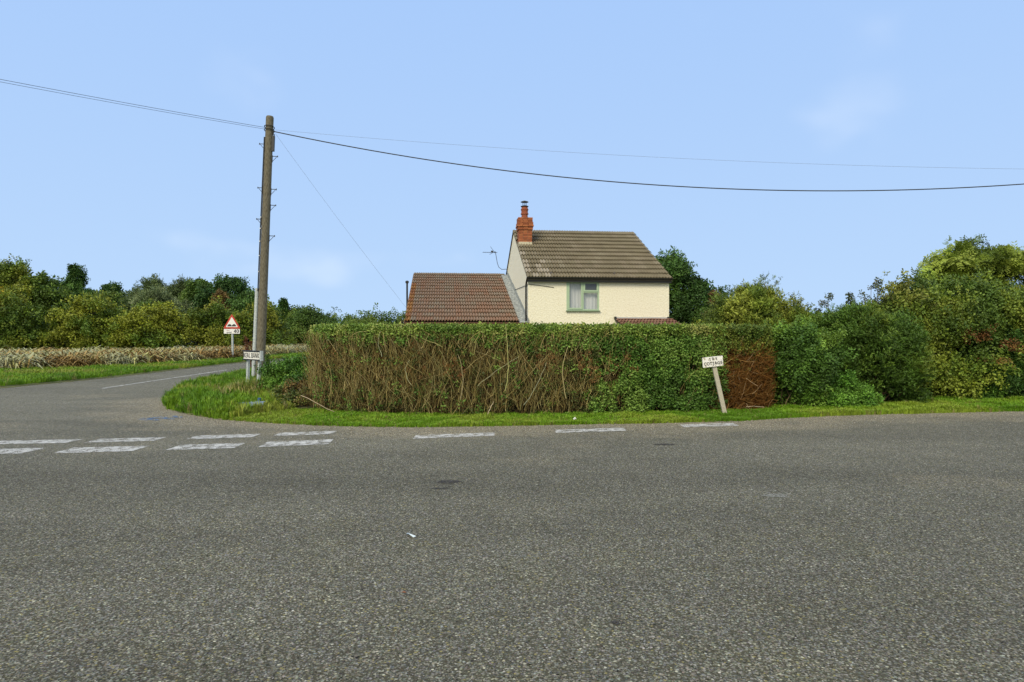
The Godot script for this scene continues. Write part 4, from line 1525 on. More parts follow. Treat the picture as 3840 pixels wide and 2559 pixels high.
func left_trees() -> void:
	rng.seed = 303
	var g := "trees and bushes along the far field edge"
	# [x, distance, height, width, palette, form, label, name, category]
	var rows := [
		[-43.0, 56.0, 7.6, 6.0, OLIVE, "round", "olive tree filling the left edge of the picture", "field_tree", 2],
		[-38.0, 52.0, 6.3, 5.0, OLIVE, "round", "olive green tree right of the leftmost one", "field_tree", 1],
		[-45.5, 68.0, 9.4, 4.6, DARK, "cone", "tall dark pointed tree rising above the olive trees at far left", "alder_tree", 0],
		[-42.5, 69.0, 7.0, 4.6, DARK, "round", "dark tree shoulder just right of the pointed tree", "field_tree", 1],
		[-36.0, 63.0, 5.3, 4.2, GREYGREEN, "round", "low grey green tree in the dip of the skyline", "field_tree", 0],
		[-38.5, 70.0, 7.7, 5.2, GREYGREEN, "round", "pale grey green willow left of the middle of the row", "willow_tree", 1],
		[-34.5, 69.0, 7.6, 5.0, GREYGREEN, "round", "second grey green willow with ragged top", "willow_tree", 0],
		[-31.5, 58.0, 5.4, 4.6, SILVER, "round", "silvery sallow bush in front of the willows", "sallow_bush", 2],
		[-31.5, 66.0, 7.0, 4.2, MID, "round", "mid green tree between willows and the dark conifer", "field_tree", 2],
		[-32.5, 68.0, 7.7, 3.6, DARK, "cone", "dark conifer top beside the round dark tree", "conifer_tree", 0],
		[-27.8, 62.0, 5.8, 3.0, RUST, "cone", "dying rusty brown conifer left of the round dark tree", "dying_conifer", 1],
		[-28.2, 65.0, 7.2, 6.6, DARK, "round", "broad round dark green tree left of the pole", "round_tree", 0],
		[-25.0, 63.0, 5.4, 4.2, DARK, "round", "dark tree just behind the pole", "field_tree", 1],
		[-24.2, 69.0, 5.5, 2.6, DARK, "cone", "small dark pointed conifer just right of the pole", "conifer_tree", 0],
		[-23.0, 70.0, 4.3, 3.8, MID, "round", "low green bush right of the pole at the end of the row", "field_bush", 1],
		[-21.8, 72.0, 3.4, 3.8, MID, "round", "last low bush of the row before the hedge", "field_bush", 2],
		[-35.5, 46.0, 3.9, 5.0, OLIVE, "bush", "olive bush in front at the left of the field edge", "field_bush", 0],
		[-38.5, 47.0, 5.0, 4.2, GOLD, "bush", "bush with golden leaves at the left picture edge", "golden_bush", 1],
		[-31.0, 48.0, 4.0, 5.2, YELLOW, "bush", "yellow green bush below the grey willows", "field_bush", 2],
		[-27.0, 49.0, 3.6, 5.0, YELLOW, "bush", "yellow green bush in the middle below the brown conifer", "field_bush", 1],
		[-23.0, 50.0, 3.4, 4.6, OLIVE, "bush", "olive bush left of the warning sign", "field_bush", 0],
		[-19.8, 51.5, 3.3, 4.4, OLIVE, "bush", "olive bush behind the warning sign and pole", "field_bush", 2],
		[-17.9, 57.0, 3.3, 4.0, MID, "bush", "green bush right of the pole foot", "field_bush", 1],
		[-18.2, 64.0, 3.1, 4.0, MID, "bush", "green bush beside the hedge at the road's far end", "field_bush", 0],
		[-17.0, 72.0, 2.9, 4.0, MID, "bush", "far bush hidden partly by the hedge corner", "field_bush", 2],
		[-33.5, 53.0, 4.6, 4.6, MID, "bush", "mid green bush between olive trees and willows", "field_bush", 1],
	]
	for r in rows:
		var cone: bool = r[5] == "cone"
		var opt := {"group": g, "form": r[5] if r[5] != "bush" else "low", "n": 9 if not cone else 10, "low": 0.14 if r[5] == "bush" else 0.22, "count": int(360 * r[2] * (0.75 if cone else 1.0)) + 500, "leaf": 0.30 if r[5] != "bush" else 0.26, "mesh": C["broad%d" % r[8]], "freq": 0.42, "gap": -0.33, "rough": 0.42}
		if r[4] == SILVER or r[4] == GREYGREEN or r[4] == RUST: opt.mesh = C.spray; opt.leaf = 0.42
		var cat: String = "bush" if r[7].ends_with("bush") else "tree"
		tree(r[7], r[6], cat, Vector3(r[0], 0, -r[1]), r[2], r[3], r[4], opt)
	# clump beyond the hedge, left of the wing
	tree("garden_bush", "rounded mid green bush seen over the hedge left of the cottage wing", "bush", Vector3(-7.4, 0, -35), 2.52, 4.6, MID, {"form": "low", "n": 9, "low": 0.3, "count": 2400, "leaf": 0.16, "freq": 0.8, "lobes": [[Vector3(0, 1.4, 0), Vector3(1.7, 1.05, 1.4)], [Vector3(-1.2, 1.1, 0.2), Vector3(1.2, 0.95, 1.0)], [Vector3(1.1, 1.15, 0), Vector3(1.3, 1.05, 1.1)]]})
	tree("garden_sapling", "thin sapling with few leaves at the left end of the cottage wing", "sapling", Vector3(-4.72, 0, -28), 2.5, 0.8, OLIVE, {"n": 4, "count": 150, "leaf": 0.09, "freq": 1.5, "gap": -0.1, "twigs": 6})
	# far background, so that no bare horizon shows from a step aside
	for k in 9:
		var x := -70.0 - 12.0 * k if k < 3 else 14.0 + 11.0 * (k - 3)
		tree("far_tree", "distant green tree standing on the horizon beyond the fields, " + ["left of all others", "far left", "second from the left", "hidden behind the cottage", "behind the oak", "behind the birches", "behind the thicket", "behind the hawthorn", "behind the ash tree"][k], "tree", Vector3(x, 0, -95 - 9 * (k % 3)), 3.2 + rnd(0.5), 9, MID, {"group": "distant trees on the horizon", "n": 6, "count": 900, "leaf": 0.6, "freq": 0.3, "twigs": 1})

func right_plants() -> void:
	rng.seed = 404
	# dark oak behind the cottage
	tree("oak_tree", "dark green oak standing behind the right end of the cottage", "tree", Vector3(11.6, 0, -46), 7.4, 6.0, DARK, {"count": 6500, "leaf": 0.24, "freq": 0.6, "mesh": C.broad1, "gap": -0.36,
		"lobes": [[Vector3(-0.9, 5.4, 0), Vector3(1.35, 1.55, 1.5)], [Vector3(0.1, 4.8, 0.3), Vector3(1.5, 1.6, 1.5)], [Vector3(1.1, 4.2, 0), Vector3(1.35, 1.6, 1.4)], [Vector3(1.6, 3.2, 0.2), Vector3(1.5, 1.6, 1.4)], [Vector3(2.0, 2.2, 0), Vector3(1.5, 1.5, 1.4)], [Vector3(-1.0, 3.4, 0), Vector3(2.0, 2.0, 1.8)], [Vector3(0.5, 2.0, 0.4), Vector3(2.2, 1.6, 1.6)], [Vector3(2.7, 1.5, 0), Vector3(1.2, 1.4, 1.2)]]})
	# garden trees between oak and shrubs
	tree("birch_tree", "olive birch with pale stems right of the oak", "tree", Vector3(12.9, 0, -38), 4.3, 2.9, OLIVE, {"count": 1000, "leaf": 0.2, "mesh": C.spray, "gap": -0.05, "bark": Color(0.36, 0.33, 0.26), "twigs": 6, "freq": 0.8})
	tree("birch_tree", "bare topped birch with thin white branches beside the pine", "tree", Vector3(14.0, 0, -36), 5.0, 2.7, OLIVE, {"count": 620, "leaf": 0.17, "mesh": C.spray, "gap": 0.0, "bark": Color(0.5, 0.47, 0.4), "twigs": 10, "trunk": 0.10, "freq": 0.9})
	tree("pine_tree", "dark pine crown behind the bare birch", "tree", Vector3(14.6, 0, -39), 4.7, 2.6, DARK, {"form": "cone", "n": 9, "count": 1500, "leaf": 0.24, "mesh": C.spray, "freq": 0.8, "gap": -0.15})
	tree("pine_tree", "small dark pine with reddish tip between oak and birch", "tree", Vector3(12.6, 0, -40.5), 4.4, 2.0, [Color(0.04, 0.07, 0.02), Color(0.07, 0.085, 0.025), Color(0.14, 0.075, 0.03)], {"form": "cone", "n": 8, "count": 1100, "leaf": 0.22, "mesh": C.spray, "freq": 0.9, "gap": -0.15})
	tree("garden_bush", "small leafy bush at the foot of the oak behind the porch", "bush", Vector3(10.5, 0, -34), 2.3, 3.2, YELLOW, {"form": "low", "count": 1200, "leaf": 0.14, "freq": 1.0})
	tree("garden_bush", "mid green bush below the birches", "bush", Vector3(13.4, 0, -33), 2.7, 3.6, OLIVE, {"form": "low", "count": 900, "leaf": 0.16, "freq": 0.9, "gap": -0.12, "twigs": 7})
	tree("garden_bush", "twiggy dark bush at the right of the birches", "bush", Vector3(15.9, 0, -35), 2.25, 2.6, MID, {"form": "low", "count": 1200, "leaf": 0.15, "freq": 0.9, "gap": -0.15, "twigs": 8})
	# low flat-roofed shed behind the hedge
	var sh := thing("garden_shed", "low grey flat roofed outbuilding just showing over the hedge", "shed", Vector3(7.0, 0, -22.6))
	var b := MB.new()
	b.box(Vector3(0, 0.75, 0), Vector3(2.3, 1.5, 1.4))
	put("wall", b, M.concrete, sh)
	b = MB.new()
	b.box(Vector3(0, 1.585, 0), Vector3(2.55, 0.16, 1.6))
	put("roof", b, M.concrete, sh)
	# roadside shrubs right of the dead hedge end; positions in metres
	shrub("feathery_shrub", "yellow green feathery shrub topping the hedge end", Vector3(5.2, 0, -14.2), [[Vector3(0, 1.45, 0), Vector3(0.75, 0.75, 0.7)], [Vector3(0.55, 1.3, 0.1), Vector3(0.7, 0.65, 0.6)], [Vector3(-0.4, 1.5, 0.1), Vector3(0.55, 0.5, 0.5)], [Vector3(0.1, 1.95, 0), Vector3(0.4, 0.45, 0.4)], [Vector3(0.95, 1.35, -0.1), Vector3(0.4, 0.7, 0.4)]], 3600, C.spray, 0.16, [Color(0.08, 0.115, 0.018), Color(0.125, 0.16, 0.022), Color(0.17, 0.19, 0.03)], true)
	shrub("broadleaf_shrub", "glossy bright green shrub right of the brown hedge end", Vector3(5.55, 0, -12.75), [[Vector3(-0.15, 0.75, 0), Vector3(0.42, 0.72, 0.45)], [Vector3(0.3, 0.65, 0), Vector3(0.42, 0.62, 0.42)], [Vector3(0, 1.15, -0.1), Vector3(0.5, 0.42, 0.4)], [Vector3(0.5, 1.05, -0.3), Vector3(0.5, 0.45, 0.4)]], 3600, C.broad0, 0.085, [Color(0.045, 0.092, 0.016), Color(0.068, 0.13, 0.02), Color(0.105, 0.175, 0.028)], false)
	shrub("nettle_patch", "low bright green nettle patch at the foot of the shrubs", Vector3(6.35, 0, -12.72), [[Vector3(0, 0.18, 0), Vector3(0.55, 0.38, 0.35)], [Vector3(-0.45, 0.14, 0), Vector3(0.4, 0.3, 0.3)], [Vector3(0.35, 0.12, 0.02), Vector3(0.35, 0.28, 0.3)]], 2200, C.broad2, 0.07, [Color(0.042, 0.10, 0.014), Color(0.062, 0.14, 0.018), Color(0.082, 0.165, 0.024)], false)
	shrub("broom_shrub", "dark green feathery broom shrub in the middle of the roadside bushes", Vector3(7.2, 0, -13.5), [[Vector3(-0.5, 0.8, 0), Vector3(0.65, 0.8, 0.5)], [Vector3(0.35, 0.8, 0.1), Vector3(0.75, 0.85, 0.55)], [Vector3(0, 1.35, 0), Vector3(0.8, 0.5, 0.5)], [Vector3(0.9, 0.75, -0.1), Vector3(0.5, 0.85, 0.5)], [Vector3(-0.9, 1.25, -0.3), Vector3(0.6, 0.5, 0.5)]], 6500, C.spray, 0.15, [Color(0.05, 0.095, 0.014), Color(0.08, 0.13, 0.018), Color(0.12, 0.16, 0.022)], true)
	shrub("scrub_thicket", "ragged thicket with airy leafy sprigs against the sky", Vector3(7.6, 0, -15.0), [[Vector3(-0.9, 1.25, 0), Vector3(0.8, 0.42, 0.6)], [Vector3(0, 1.3, 0), Vector3(0.8, 0.45, 0.6)], [Vector3(0.85, 1.5, 0), Vector3(0.75, 0.7, 0.6)], [Vector3(1.5, 1.8, 0), Vector3(0.7, 0.75, 0.6)], [Vector3(-1.4, 1.2, 0), Vector3(0.6, 0.42, 0.5)]], 3600, C.broad1, 0.095, [Color(0.055, 0.09, 0.018), Color(0.085, 0.12, 0.022), Color(0.13, 0.14, 0.03)], false, -0.18)
	sprigs("wild_sprigs", "thin arching sprigs rising out of the thicket against the sky", Vector3(7.0, 1.3, -14.9), [[0.35, 1.02], [0.45, 0.85], [0.62, 0.95], [0.85, 0.95], [1.1, 1.1], [1.3, 1.2], [0.15, 0.7], [-0.85, 0.7], [0.75, 0.7], [1.6, 1.3], [0.98, 0.8], [1.45, 1.0]])
	shrub("hawthorn_bush", "big hawthorn bush with rusty red leaf patches at the right", Vector3(10.0, 0, -15.0), [[Vector3(-0.9, 1.0, 0.3), Vector3(0.9, 1.0, 0.7)], [Vector3(0, 1.2, 0.3), Vector3(1.0, 1.15, 0.8)], [Vector3(1.0, 1.2, 0.2), Vector3(1.1, 1.2, 0.8)], [Vector3(-0.4, 1.75, 0), Vector3(0.9, 0.7, 0.7)], [Vector3(0.7, 1.85, 0), Vector3(1.0, 0.6, 0.7)], [Vector3(1.8, 1.4, 0), Vector3(1.0, 0.95, 0.8)]], 11000, C.broad2, 0.10, [Color(0.05, 0.085, 0.014), Color(0.075, 0.115, 0.017), Color(0.105, 0.145, 0.02), Color(0.135, 0.165, 0.024)], false, -0.24)
	rusty()
	shrub("cypress_shrub", "dark cypress with drooping sprays at the right picture edge", Vector3(11.3, 0, -14.6), [[Vector3(0, 0.6, 0), Vector3(0.85, 0.8, 0.6)], [Vector3(0.6, 0.9, 0), Vector3(0.8, 1.1, 0.6)], [Vector3(-0.7, 0.45, 0.1), Vector3(0.65, 0.55, 0.5)]], 4200, C.spray, 0.17, [Color(0.022, 0.055, 0.012), Color(0.035, 0.08, 0.015), Color(0.07, 0.13, 0.02)], true)
	tree("ash_tree", "light yellow green ash tree towering at the right picture edge", "tree", Vector3(14.6, 0, -20.5), 4.3, 4.4, [Color(0.085, 0.125, 0.018), Color(0.125, 0.17, 0.024), Color(0.17, 0.21, 0.032)], {"count": 5200, "leaf": 0.19, "mesh": C.ash, "freq": 0.9, "gap": -0.12, "twigs": 7, "bark": Color(0.12, 0.10, 0.07),
		"lobes": [[Vector3(-0.9, 3.1, 0), Vector3(0.85, 0.65, 0.7)], [Vector3(-0.2, 3.6, 0), Vector3(0.8, 0.55, 0.7)], [Vector3(0.6, 3.55, 0), Vector3(0.6, 0.5, 0.6)], [Vector3(1.5, 3.65, 0), Vector3(0.75, 0.4, 0.6)], [Vector3(-1.0, 2.4, 0), Vector3(1.0, 0.7, 0.8)], [Vector3(0.2, 2.6, 0), Vector3(0.9, 0.6, 0.7)], [Vector3(2.0, 2.9, 0), Vector3(0.5, 0.6, 0.5)], [Vector3(1.2, 1.9, 0), Vector3(1.4, 0.7, 0.8)], [Vector3(0, 1.5, 0), Vector3(1.8, 0.8, 0.9)]]})
	for k in 4:
		shrub("roadside_bush", "leafy bush continuing the roadside hedge beyond the right edge, " + ["nearest the ash tree", "second from the ash tree", "third from the ash tree", "last of the row"][k], Vector3(13.6 + 2.2 * k, 0, -15.8 - 0.5 * k), [[Vector3(0, 1.0, 0), Vector3(1.3, 1.2, 0.8)], [Vector3(0.7, 1.4, 0), Vector3(0.9, 0.9, 0.7)]], 1500, C.broad0, 0.13, MID, false, -0.3, "bushes along the road beyond the right edge")

func rusty() -> void:
	# leaves that have turned, on the near side of the hawthorn
	var o := get_node("hawthorn_bush")
	foliage("rusty_leaves", o, [[Vector3(-0.15, 1.35, 0.95), Vector3(0.26, 0.22, 0.2)], [Vector3(0.2, 1.5, 0.95), Vector3(0.22, 0.16, 0.2)], [Vector3(0.35, 0.85, 1.0), Vector3(0.35, 0.12, 0.2)], [Vector3(0.75, 1.2, 0.95), Vector3(0.2, 0.12, 0.2)]], 190, C.broad1, M.leaf, 0.065, [Color(0.12, 0.055, 0.02), Color(0.15, 0.08, 0.026), Color(0.17, 0.12, 0.035)], 0.5, -0.15, 0.3, 1.3)

func shrub(called: String, label: String, at: Vector3, lobes: Array, count: int, mesh: Mesh, size: float, pal: Array, flat: bool, gap := -0.32, group := "") -> void:
	var o := thing(called, label, "shrub", at, 0.0, group)
	var br := MB.new()
	for l in lobes:
		for i in 10:
			br.col = Color(0.13, 0.095, 0.05) * rnd(0.7, 1.5)
			var c0: Vector3 = l[0]
			br.tube(bent(Vector3(c0.x * 0.5 + rnd(-0.2, 0.2), 0, rnd(-0.15, 0.15)), c0 + unit() * l[1] * rnd(0.6, 1.0), 0.07, 6), rnd(0.008, 0.016), 0.003, 4, false)
	put("stems", br, M.bark, o)
	foliage("foliage", o, lobes, count, mesh, M.leaf, size, pal, 0.5, gap, 0.3, 1.3, flat)

func sprigs(called: String, label: String, at: Vector3, list: Array) -> void:
	var o := thing(called, label, "shrub", at)
	var br := MB.new()
	var places := []
	var cols := PackedColorArray()
	for s in list:
		br.col = Color(0.14, 0.11, 0.06)
		var a := Vector3(s[0] + rnd(-0.1, 0.1), -1.2, rnd(-0.2, 0.2))
		var e := Vector3(s[0] + rnd(-0.25, 0.25), s[1] + rnd(-0.06, 0.06), rnd(-0.2, 0.2))
		var pts := bent(a, e, 0.09, 9)
		br.tube(pts, 0.014, 0.006, 4, false)
		for i in range(4, 9):
			var d := unit() * 0.2
			var q: Vector3 = pts[i] + d
			br.tube([pts[i], (pts[i] + q) * 0.5 + Vector3.UP * 0.02, q], 0.004, 0.002, 3, false)
			for k in 7:
				places.append(Transform3D(any_turn().scaled(Vector3.ONE * rnd(0.05, 0.085)), pts[i].lerp(q, rnd()) + unit() * 0.05))
				cols.append([Color(0.055, 0.08, 0.018), Color(0.09, 0.11, 0.022), Color(0.14, 0.13, 0.035)][rng.randi() % 3])
	put("stems", br, M.bark, o)
	scatter("leaves", C.broad0, M.leaf, places, cols, o)

func verge_plants() -> void:
	rng.seed = 505
	var lawn := [Color(0.13, 0.27, 0.014), Color(0.17, 0.33, 0.018), Color(0.21, 0.37, 0.024), Color(0.27, 0.37, 0.04)]
	var rough := [Color(0.12, 0.25, 0.012), Color(0.17, 0.31, 0.016), Color(0.21, 0.34, 0.022), Color(0.28, 0.33, 0.05)]
	sward("verge_grass", "bright short grass strip in front of the clipped hedge", poly([-4.9, 11.02, -4.14, 10.68, -3.32, 10.38, -2.59, 10.21, -1.47, 10.12, -0.18, 10.26, 0.87, 10.41, 2.3, 10.57, 3.81, 10.84, 4.71, 11.23, 5.0, 12.6, 3.9, 12.2, 2.07, 11.9, 0, 11.65, -1.6, 11.75, -3.0, 12.1, -3.75, 12.5, -4.6, 12.2]), 1500, 0.045, 0.085, lawn, C.tuft0, M.grass, 1.0, 0.0, 0.02)
	sward("verge_grass", "bright grass verge below the roadside shrubs at the right", poly([4.7, 11.22, 5.61, 11.52, 6.49, 11.72, 7.36, 11.86, 9.69, 12.26, 16, 13.2, 22, 14.0, 22, 16, 13, 15.2, 8.5, 14.0, 6.8, 13.1, 5.0, 12.7]), 1100, 0.06, 0.12, lawn, C.tuft1, M.grass, 1.0, 0.0, 0.0)
	sward("verge_grass", "lush long grass on the corner verge round the nameplate", poly([-7.4, 13.85, -6.6, 12.55, -5.72, 11.66, -4.83, 10.96, -4.2, 12.2, -4.3, 13.6, -4.6, 15.5, -5.2, 20, -6.5, 26, -8.4, 30, -9.7, 30, -9.9, 24, -9.1, 18.1, -8.22, 15.86]), 300, 0.10, 0.25, rough, C.tuft0, M.grass, 0.8, 0.0, 0.0)
	sward("verge_grass", "long green grass along the far side of the side road", poly([-13.75, 17.5, -13.4, 21.7, -13.7, 28, -13.8, 33.5, -13.5, 38, -13.0, 42, -12.5, 60, -14.2, 60, -15.2, 44, -16.3, 36, -17.2, 30, -19.6, 24.4, -26, 22, -26, 13.3, -22, 13.2, -15.6, 15.1]), 120, 0.08, 0.2, rough, C.tuft1, M.grass, 1.1, 0.04, -0.1, 0.35)
	sward("verge_grass", "field grass between the reeds and the trees", poly([-60, 36, -32, 37, -15, 56, -15, 78, -60, 70]), 6, 0.2, 0.45, rough, C.tuft0, M.grass, 2.5, 0.04, -0.3, 0.2)
	var dry := [Color(0.36, 0.23, 0.085), Color(0.56, 0.385, 0.165), Color(0.66, 0.48, 0.235), Color(0.72, 0.55, 0.31)]
	sward("dry_reeds", "flattened straw coloured dry reeds along the field ditch", poly([-34, 21.4, -19.2, 23.6, -16.9, 28, -15.9, 33, -15.3, 42, -14.4, 60, -16, 62, -18.5, 50, -22, 40, -34, 33]), 60, 0.22, 0.6, dry, C.reed, M.straw, 1.7, 0.04, -0.1, 0.5)
	sward("ditch_weeds", "green weeds growing among the dry reeds", poly([-34, 21.6, -19.3, 24.2, -17.2, 29, -16.1, 34, -15.3, 42, -16.6, 42, -18.2, 31, -21, 26, -34, 25]), 22, 0.25, 0.55, [Color(0.06, 0.11, 0.015), Color(0.10, 0.14, 0.02), Color(0.15, 0.16, 0.03)], C.tuft1, M.grass, 1.1, 0.04, 0.15, 0.5)
	sward("undergrowth", "dim weeds and ivy growing under the roadside shrubs", poly([4.95, 12.9, 6.8, 13.5, 8.5, 14.3, 13, 15.4, 20, 16.4, 20, 18, 5.0, 16.5]), 45, 0.3, 0.7, [Color(0.04, 0.08, 0.014), Color(0.065, 0.11, 0.018), Color(0.09, 0.12, 0.025)], C.broad0, M.grass, 0.6, 0.15, -0.3)
	# straw-coloured tall tussock round the nameplate posts
	var o := thing("tall_grass_tussock", "tall yellowing grass tussock round the nameplate posts", "grass", Vector3(-6.1, 0.0, -15.3))
	var pl := []
	var co := PackedColorArray()
	for i in 120:
		var p := Vector3(rng.randfn(0, 0.33), 0, rng.randfn(0.1, 0.3))
		var h := rnd(0.15, 0.5) * exp(-p.length_squared() * 1.2) + 0.1
		pl.append(Transform3D(Basis(Vector3.UP, rnd(TAU)).scaled(Vector3(h * 0.7, h, h * 0.7)), p))
		co.append([Color(0.42, 0.40, 0.11), Color(0.28, 0.36, 0.06), Color(0.55, 0.47, 0.2), Color(0.15, 0.24, 0.03)][rng.randi() % 4])
	scatter("blades", C.tuft1, M.grass, pl, co, o)
	shrub("nettle_clump", "dark green nettle clump between the pole and the hedge", Vector3(-5.1, 0, -15.0), [[Vector3(0, 0.35, 0), Vector3(0.55, 0.42, 0.5)], [Vector3(0.35, 0.5, -0.2), Vector3(0.5, 0.4, 0.5)], [Vector3(0.5, 0.25, 0.4), Vector3(0.5, 0.35, 0.5)]], 1900, C.broad0, 0.085, [Color(0.04, 0.095, 0.012), Color(0.065, 0.14, 0.018), Color(0.10, 0.18, 0.03)], false)
	sward("verge_grass", "tall yellow green grass behind the nettles by the road", poly([-7.3, 20, -5.2, 16.5, -4.6, 17.5, -5.5, 24, -8.2, 28]), 60, 0.3, 0.6, [Color(0.20, 0.26, 0.03), Color(0.26, 0.29, 0.05), Color(0.33, 0.32, 0.08)], C.tuft1, M.grass, 0.8, 0.04, -0.1)
	shrub("tangled_scrub", "brown and green tangle of dead stems at the hedge foot", Vector3(-4.35, 0, -13.2), [[Vector3(0, 0.2, 0), Vector3(0.4, 0.28, 0.5)], [Vector3(0.2, 0.12, 0.5), Vector3(0.4, 0.2, 0.3)]], 330, C.broad1, 0.07, [Color(0.05, 0.075, 0.018), Color(0.09, 0.09, 0.025), Color(0.14, 0.09, 0.035)], false)
	# slender sapling right of the pole
	tree("young_sapling", "slim knee high sapling just right of the pole foot", "sapling", Vector3(-6.95, 0, -18.5), 0.95, 0.25, MID, {"n": 5, "count": 110, "leaf": 0.05, "freq": 3.0, "trunk": 0.012, "twigs": 2, "low": 0.3})
	# dead dock, rusty brown seed heads
	var dk := thing("dead_dock", "rusty brown dead dock stalk left of the pole above the nameplate", "plant", Vector3(-10.4, 0, -26.0))
	var st := MB.new()
	pl = []; co = PackedColorArray()
	for i in 7:
		st.col = Color(0.16, 0.06, 0.025)
		var e := Vector3(rnd(-0.28, 0.28), rnd(0.9, 1.45), rnd(-0.2, 0.2))
		var pts := bent(Vector3(e.x * 0.2, 0, e.z * 0.2), e, 0.05, 6)
		st.tube(pts, 0.014, 0.006, 5, false)
		for j in 14:
			pl.append(Transform3D(any_turn().scaled(Vector3.ONE * rnd(0.04, 0.07)), pts[3].lerp(e, rnd()) + unit() * 0.04))
			co.append(Color(0.17, 0.06, 0.025) * rnd(0.6, 1.3))
	put("stalks", st, M.bark, dk)
	scatter("seed_heads", C.broad0, M.leaf, pl, co, dk)

func blot(called: String, label: String, category: String, at: Vector2, rx: float, rz: float, mat, y := 0.004, turn := 0.0) -> void:
	var b := MB.new()
	var n := 22
	var ring := []
	for i in n:
		var a := TAU * i / n
		var k := 1.0 + 0.45 * lump.get_noise_2d(cos(a) * 1.3 + at.x * 7, sin(a) * 1.3 + at.y * 7)
		ring.append(Vector3(cos(a) * rx * k, 0, -sin(a) * rz * k))
	for i in n:
		b.tri(Vector3.ZERO, ring[i], ring[(i + 1) % n])
	var o := put(called, b, mat)
	o.position = Vector3(at.x, y, -at.y)
	o.rotation.y = turn
	tag(o, label, category)

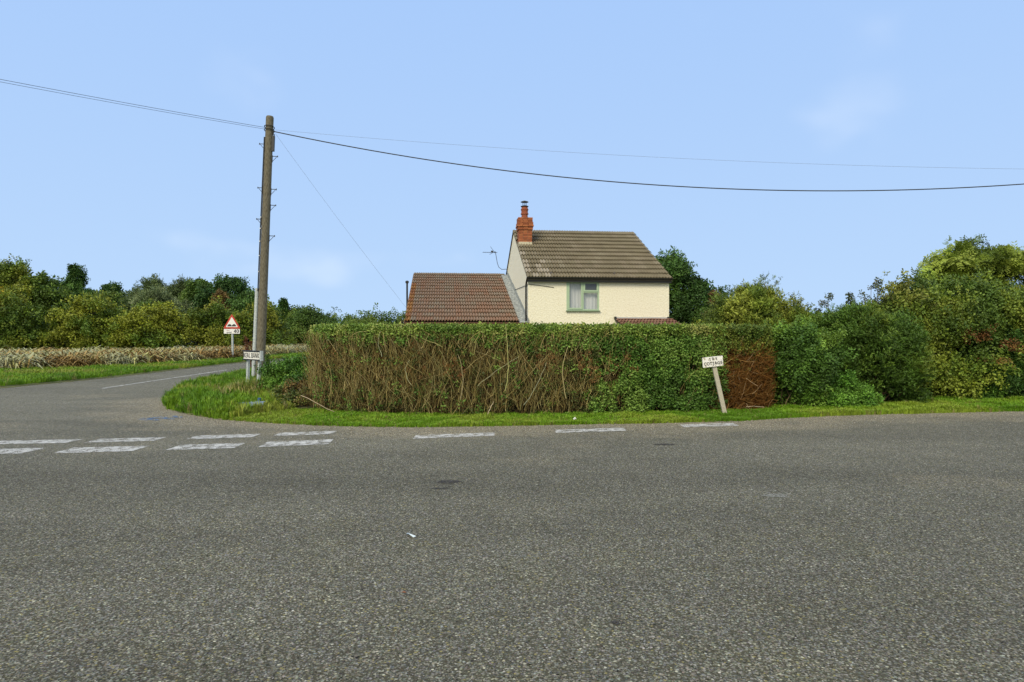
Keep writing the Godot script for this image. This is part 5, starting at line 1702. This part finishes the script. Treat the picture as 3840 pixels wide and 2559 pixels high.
func small_things() -> void:
	rng.seed = 606
	# overspray in broken streaks
	var bp := MB.new()
	for k in 34:
		var at := Vector3(rng.randfn(0, 0.19), 0.0045 + 0.0001 * k, rng.randfn(0, 0.11))
		var w := rnd(0.03, 0.1)
		var h := rnd(0.015, 0.045)
		for i in 7:
			var a0 := TAU * i / 7
			var a1 := TAU * (i + 1) / 7
			bp.tri(at, at + Vector3(cos(a0) * w * (0.7 + 0.3 * sin(a0 * 3 + k)), 0, -sin(a0) * h), at + Vector3(cos(a1) * w * (0.7 + 0.3 * sin(a1 * 3 + k)), 0, -sin(a1) * h))
	var bo := put("blue_paint_smear", bp, M.blue_paint)
	bo.position = Vector3(-6.0, 0, -11.2)
	tag(bo, "smear of blue spray paint on the junction tarmac", "road marking")
	blot("tar_stain", "dark oil stain in the middle of the road", "stain", Vector2(-0.63, 6.38), 0.12, 0.07, M.stain)
	blot("tar_stain", "thin dark streak just in front of the oil stain", "stain", Vector2(-0.68, 6.1), 0.09, 0.025, M.stain)
	blot("tar_stain", "long dark patch on the far lane right of the middle", "stain", Vector2(2.0, 8.55), 0.15, 0.07, M.stain)
	blot("tar_stain", "brown squashed blotch on the near road, lower right of the middle", "stain", Vector2(0.53, 3.26), 0.035, 0.025, M.stain)
	blot("dust_patch", "pale dusty smear on the road below the cottage sign", "stain", Vector2(2.37, 5.83), 0.12, 0.07, M.dust)
	# blue painted stone with a stub behind it, at the foot of the tussock
	var s := thing("blue_marker", "blue painted valve cover with a short stub in the verge grass", "valve cover", Vector3(-4.98, 0.08, -12.45))
	var b := MB.new()
	b.box(Vector3(0, 0.035, 0), Vector3(0.50, 0.07, 0.2), Basis(Vector3.UP, 0.1) * Basis(Vector3(0, 0, 1), 0.03))
	put("cover", b, plain(0.20, 0.28, 0.38, 0.85), s)
	b = MB.new()
	b.tube([Vector3(0.06, 0.0, -0.2), Vector3(0.08, 0.13, -0.2)], 0.035, 0.03, 8)
	put("stub", b, M.blue, s)
	# litter
	var l := thing("plastic_scrap", "small pale torn plastic scrap lying on the near road", "litter", Vector3(-0.72, 0.004, -4.66), 0.7)
	b = MB.new()
	b.quad(Vector3(-0.012, 0.002, 0.045), Vector3(0.014, 0.006, 0.04), Vector3(0.016, 0.003, -0.03), Vector3(-0.01, 0.012, -0.025))
	b.quad(Vector3(-0.01, 0.012, -0.025), Vector3(0.016, 0.003, -0.03), Vector3(0.004, 0.009, -0.055), Vector3(-0.016, 0.004, -0.05))
	put("film", b, plain(0.62, 0.68, 0.66, 0.5), l)
	var lf := MB.new()
	lf.leaf(Vector3(0, 0.006, 0), Vector3(0.9, 0.1, 0.2).normalized(), Vector3(-0.2, 0.1, 0.9).normalized(), 0.035, 0.012, 0.5)
	var lo := put("dead_leaf", lf, plain(0.22, 0.08, 0.03, 0.9))
	lo.position = Vector3(-0.62, 0.003, -3.62)
	tag(lo, "small reddish brown dead leaf on the near road", "leaf")
	var pc := MB.new()
	for k in 5:
		var c := unit() * 0.03
		pc.tri(c + Vector3(-0.03, 0.01, 0), c + Vector3(0.03, 0.03 + rnd(0.02), 0.02), c + Vector3(0, 0.05, -0.03))
	var po := put("paper_scrap", pc, plain(0.7, 0.7, 0.66, 0.9))
	po.position = Vector3(1.02, 0.06, -10.6)
	po.scale = Vector3.ONE * 0.5
	tag(po, "crumpled white paper scrap in the grass before the hedge", "litter")
	# dead stick in the grass at the hedge corner and under the dead hedge
	for q in [["long pale fallen stick leaning in the grass at the hedge corner", Vector3(-3.95, 0.3, -12.2), Vector3(-3.2, 0.05, -11.75)], ["curved pale stick lying under the brown hedge end", Vector3(4.35, 0.1, -12.1), Vector3(4.7, 0.09, -12.15)]]:
		var m := MB.new()
		m.col = Color(0.46, 0.38, 0.25)
		m.tube(bent(q[1], q[2], 0.02, 6), 0.007, 0.004, 5)
		tag(put("fallen_stick", m, M.bark), q[0], "stick")
	# grit along the road edge
	var places := []
	var cols := PackedColorArray()
	var edge := poly(LOW)
	for i in 2600:
		var f := path_at(edge, rnd(path_length(edge)))
		var p: Vector2 = f[0] + f[1] * absf(rng.randfn(0, 0.55)) + Vector2(rnd(-0.2, 0.2), 0)
		var r := rnd(0.004, 0.011)
		places.append(Transform3D(any_turn().scaled(Vector3.ONE * r), Vector3(p.x, 0.003, -p.y)))
		var k := rnd(0.12, 0.45)
		cols.append(Color(k, k * 0.9, k * 0.72))
	tag(scatter("loose_grit", C.pebble, M.bark, places, cols), "loose gravel washed along the road edge", "gravel", "", "stuff")
